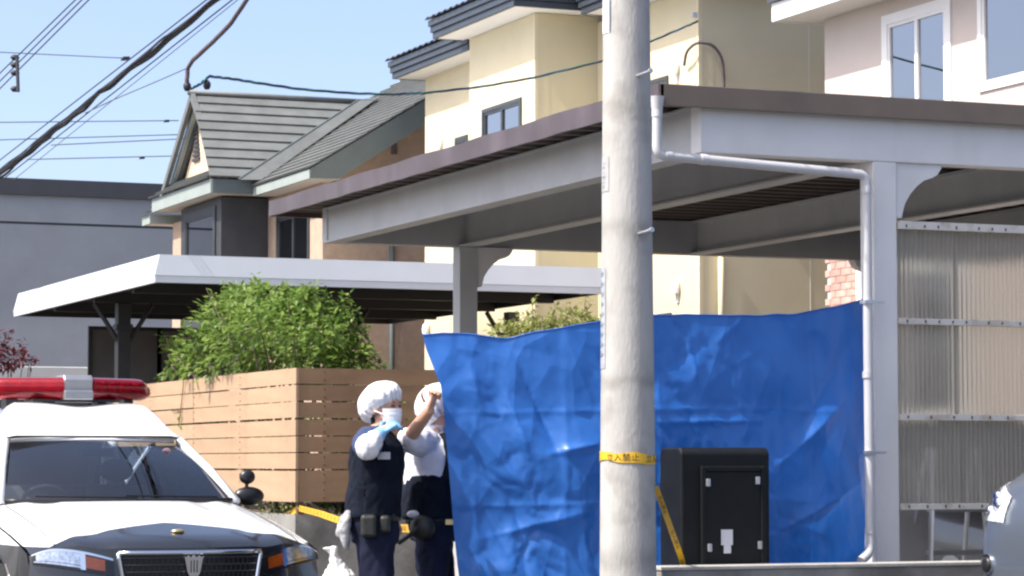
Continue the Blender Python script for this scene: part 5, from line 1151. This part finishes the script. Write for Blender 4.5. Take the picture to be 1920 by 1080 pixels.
for sg in (-1, 1):
    def flm(s, t, off=.008, sg=sg):
        x = .52 + .262 * s; z = .93 + .01 * s + (.14 + .08 * s) * t; return (sg * x, front_y(x, z) - off, z)
    hl = MB().grid(flm, 16, 12).build('headlight', 'lens_white', VN, smooth=True)
    for (a, c, r_) in ((.45, .5, .045), (.72, .62, .042), (.82, .25, .03)):
        q = Vector(flm(a, c)); MB().ell(q, (r_, .02, r_), 14, 8).build('reflector', 'chrome', hl, smooth=True)
    MB().grid(lambda s, t: flm(s, t, .03), 16, 12).build('lens_cover', 'lamp_glass', hl, smooth=True)
    q = Vector((sg * .655, front_y(.655, .70) - .01, .70)); fl = MB().tube([q, q + Vector((0, .05, 0))], .058, 16).build('fog_lamp', 'chrome', VN, smooth=True, auto=40); MB().ell(q, (.042, .014, .042), 12, 8).build('fog_lens', 'car_dark', fl, smooth=True)
MB().box(-.42, -.012, .44, .42, .05, .60).build('lower_grille', 'car_dark', VN)
simple_car('parked_car', 'dark car parked under the carport behind the corrugated panel', 'car', (10.9, 15.5, .12), 0, 'dark_car', .84,
    [(0, .68, .4, .62), (.06, .76, .25, .72), (.3, .82, .2, .78), (1.1, .84, .2, .9), (3.7, .84, .2, .92), (4.0, .8, .3, .85)], [(1.0, .70, .7, .92), (1.3, .69, .7, 1.1), (1.8, .62, .7, 1.46), (3.2, .62, .7, 1.45), (3.9, .66, .7, .95)], (.8, 3.2))
# step ladder behind the panel
LD = thing('step_ladder', 'aluminium step ladder below the corrugated panel', 'ladder', (9.05, 14.6, .12))
for (x0, x1) in ((8.80, 8.90), (9.32, 9.22)):
    MB().tube([(x0 - .0, 14.52, .12), (x1, 14.6, 1.35)], [(.03, .012)] * 2, 6).build('front_rail', 'alu', LD); MB().tube([(x0 - .03, 14.95, .12), (x1, 14.66, 1.35)], [(.026, .012)] * 2, 6).build('rear_rail', 'alu', LD)
for i in range(5):
    z = .40 + .27 * i; k = (z - .12) / 1.23; MB().box(8.80 + .10 * k, 14.50 + .08 * k, z, 9.32 - .10 * k, 14.58 + .08 * k, z + .03).build('step', 'alu', LD)
MB().box(8.86, 14.56, 1.35, 9.26, 14.72, 1.38).build('top_cap', 'black_plastic', LD, bevel=.01)
# stored board behind the panel
tag(MB().box(8.40, 14.75, .12, 8.95, 14.79, 1.0).build('storage_board', mat('grey board', (.33, .33, .335), .7, .06), bevel=.004), 'grey board leaning behind the step ladder', 'board')
# white refuse bag
q = dep(630, 1060, 22)
b = MB(); b.loft([(q.x, q.y, .12, .13, .13), (q.x + .01, q.y, .2, .16, .15), (q.x + .03, q.y, .30, .14, .13), (q.x + .02, q.y, .39, .09, .08), (q.x - .01, q.y, .465, .035, .035), (q.x - .02, q.y, .50, .04, .03), (q.x - .06, q.y, .56, .075, .03)], 22)
BG = remesh(b, 'refuse_bag', 'bag', None, .012, 1, .5, lambda p, n: p + n * (.03 * noise.noise(p * 9) + .035 * (abs(noise.noise(p * 17)) - .2))); tag(BG, 'crumpled white plastic bag beside the officer in the vest', 'bag')
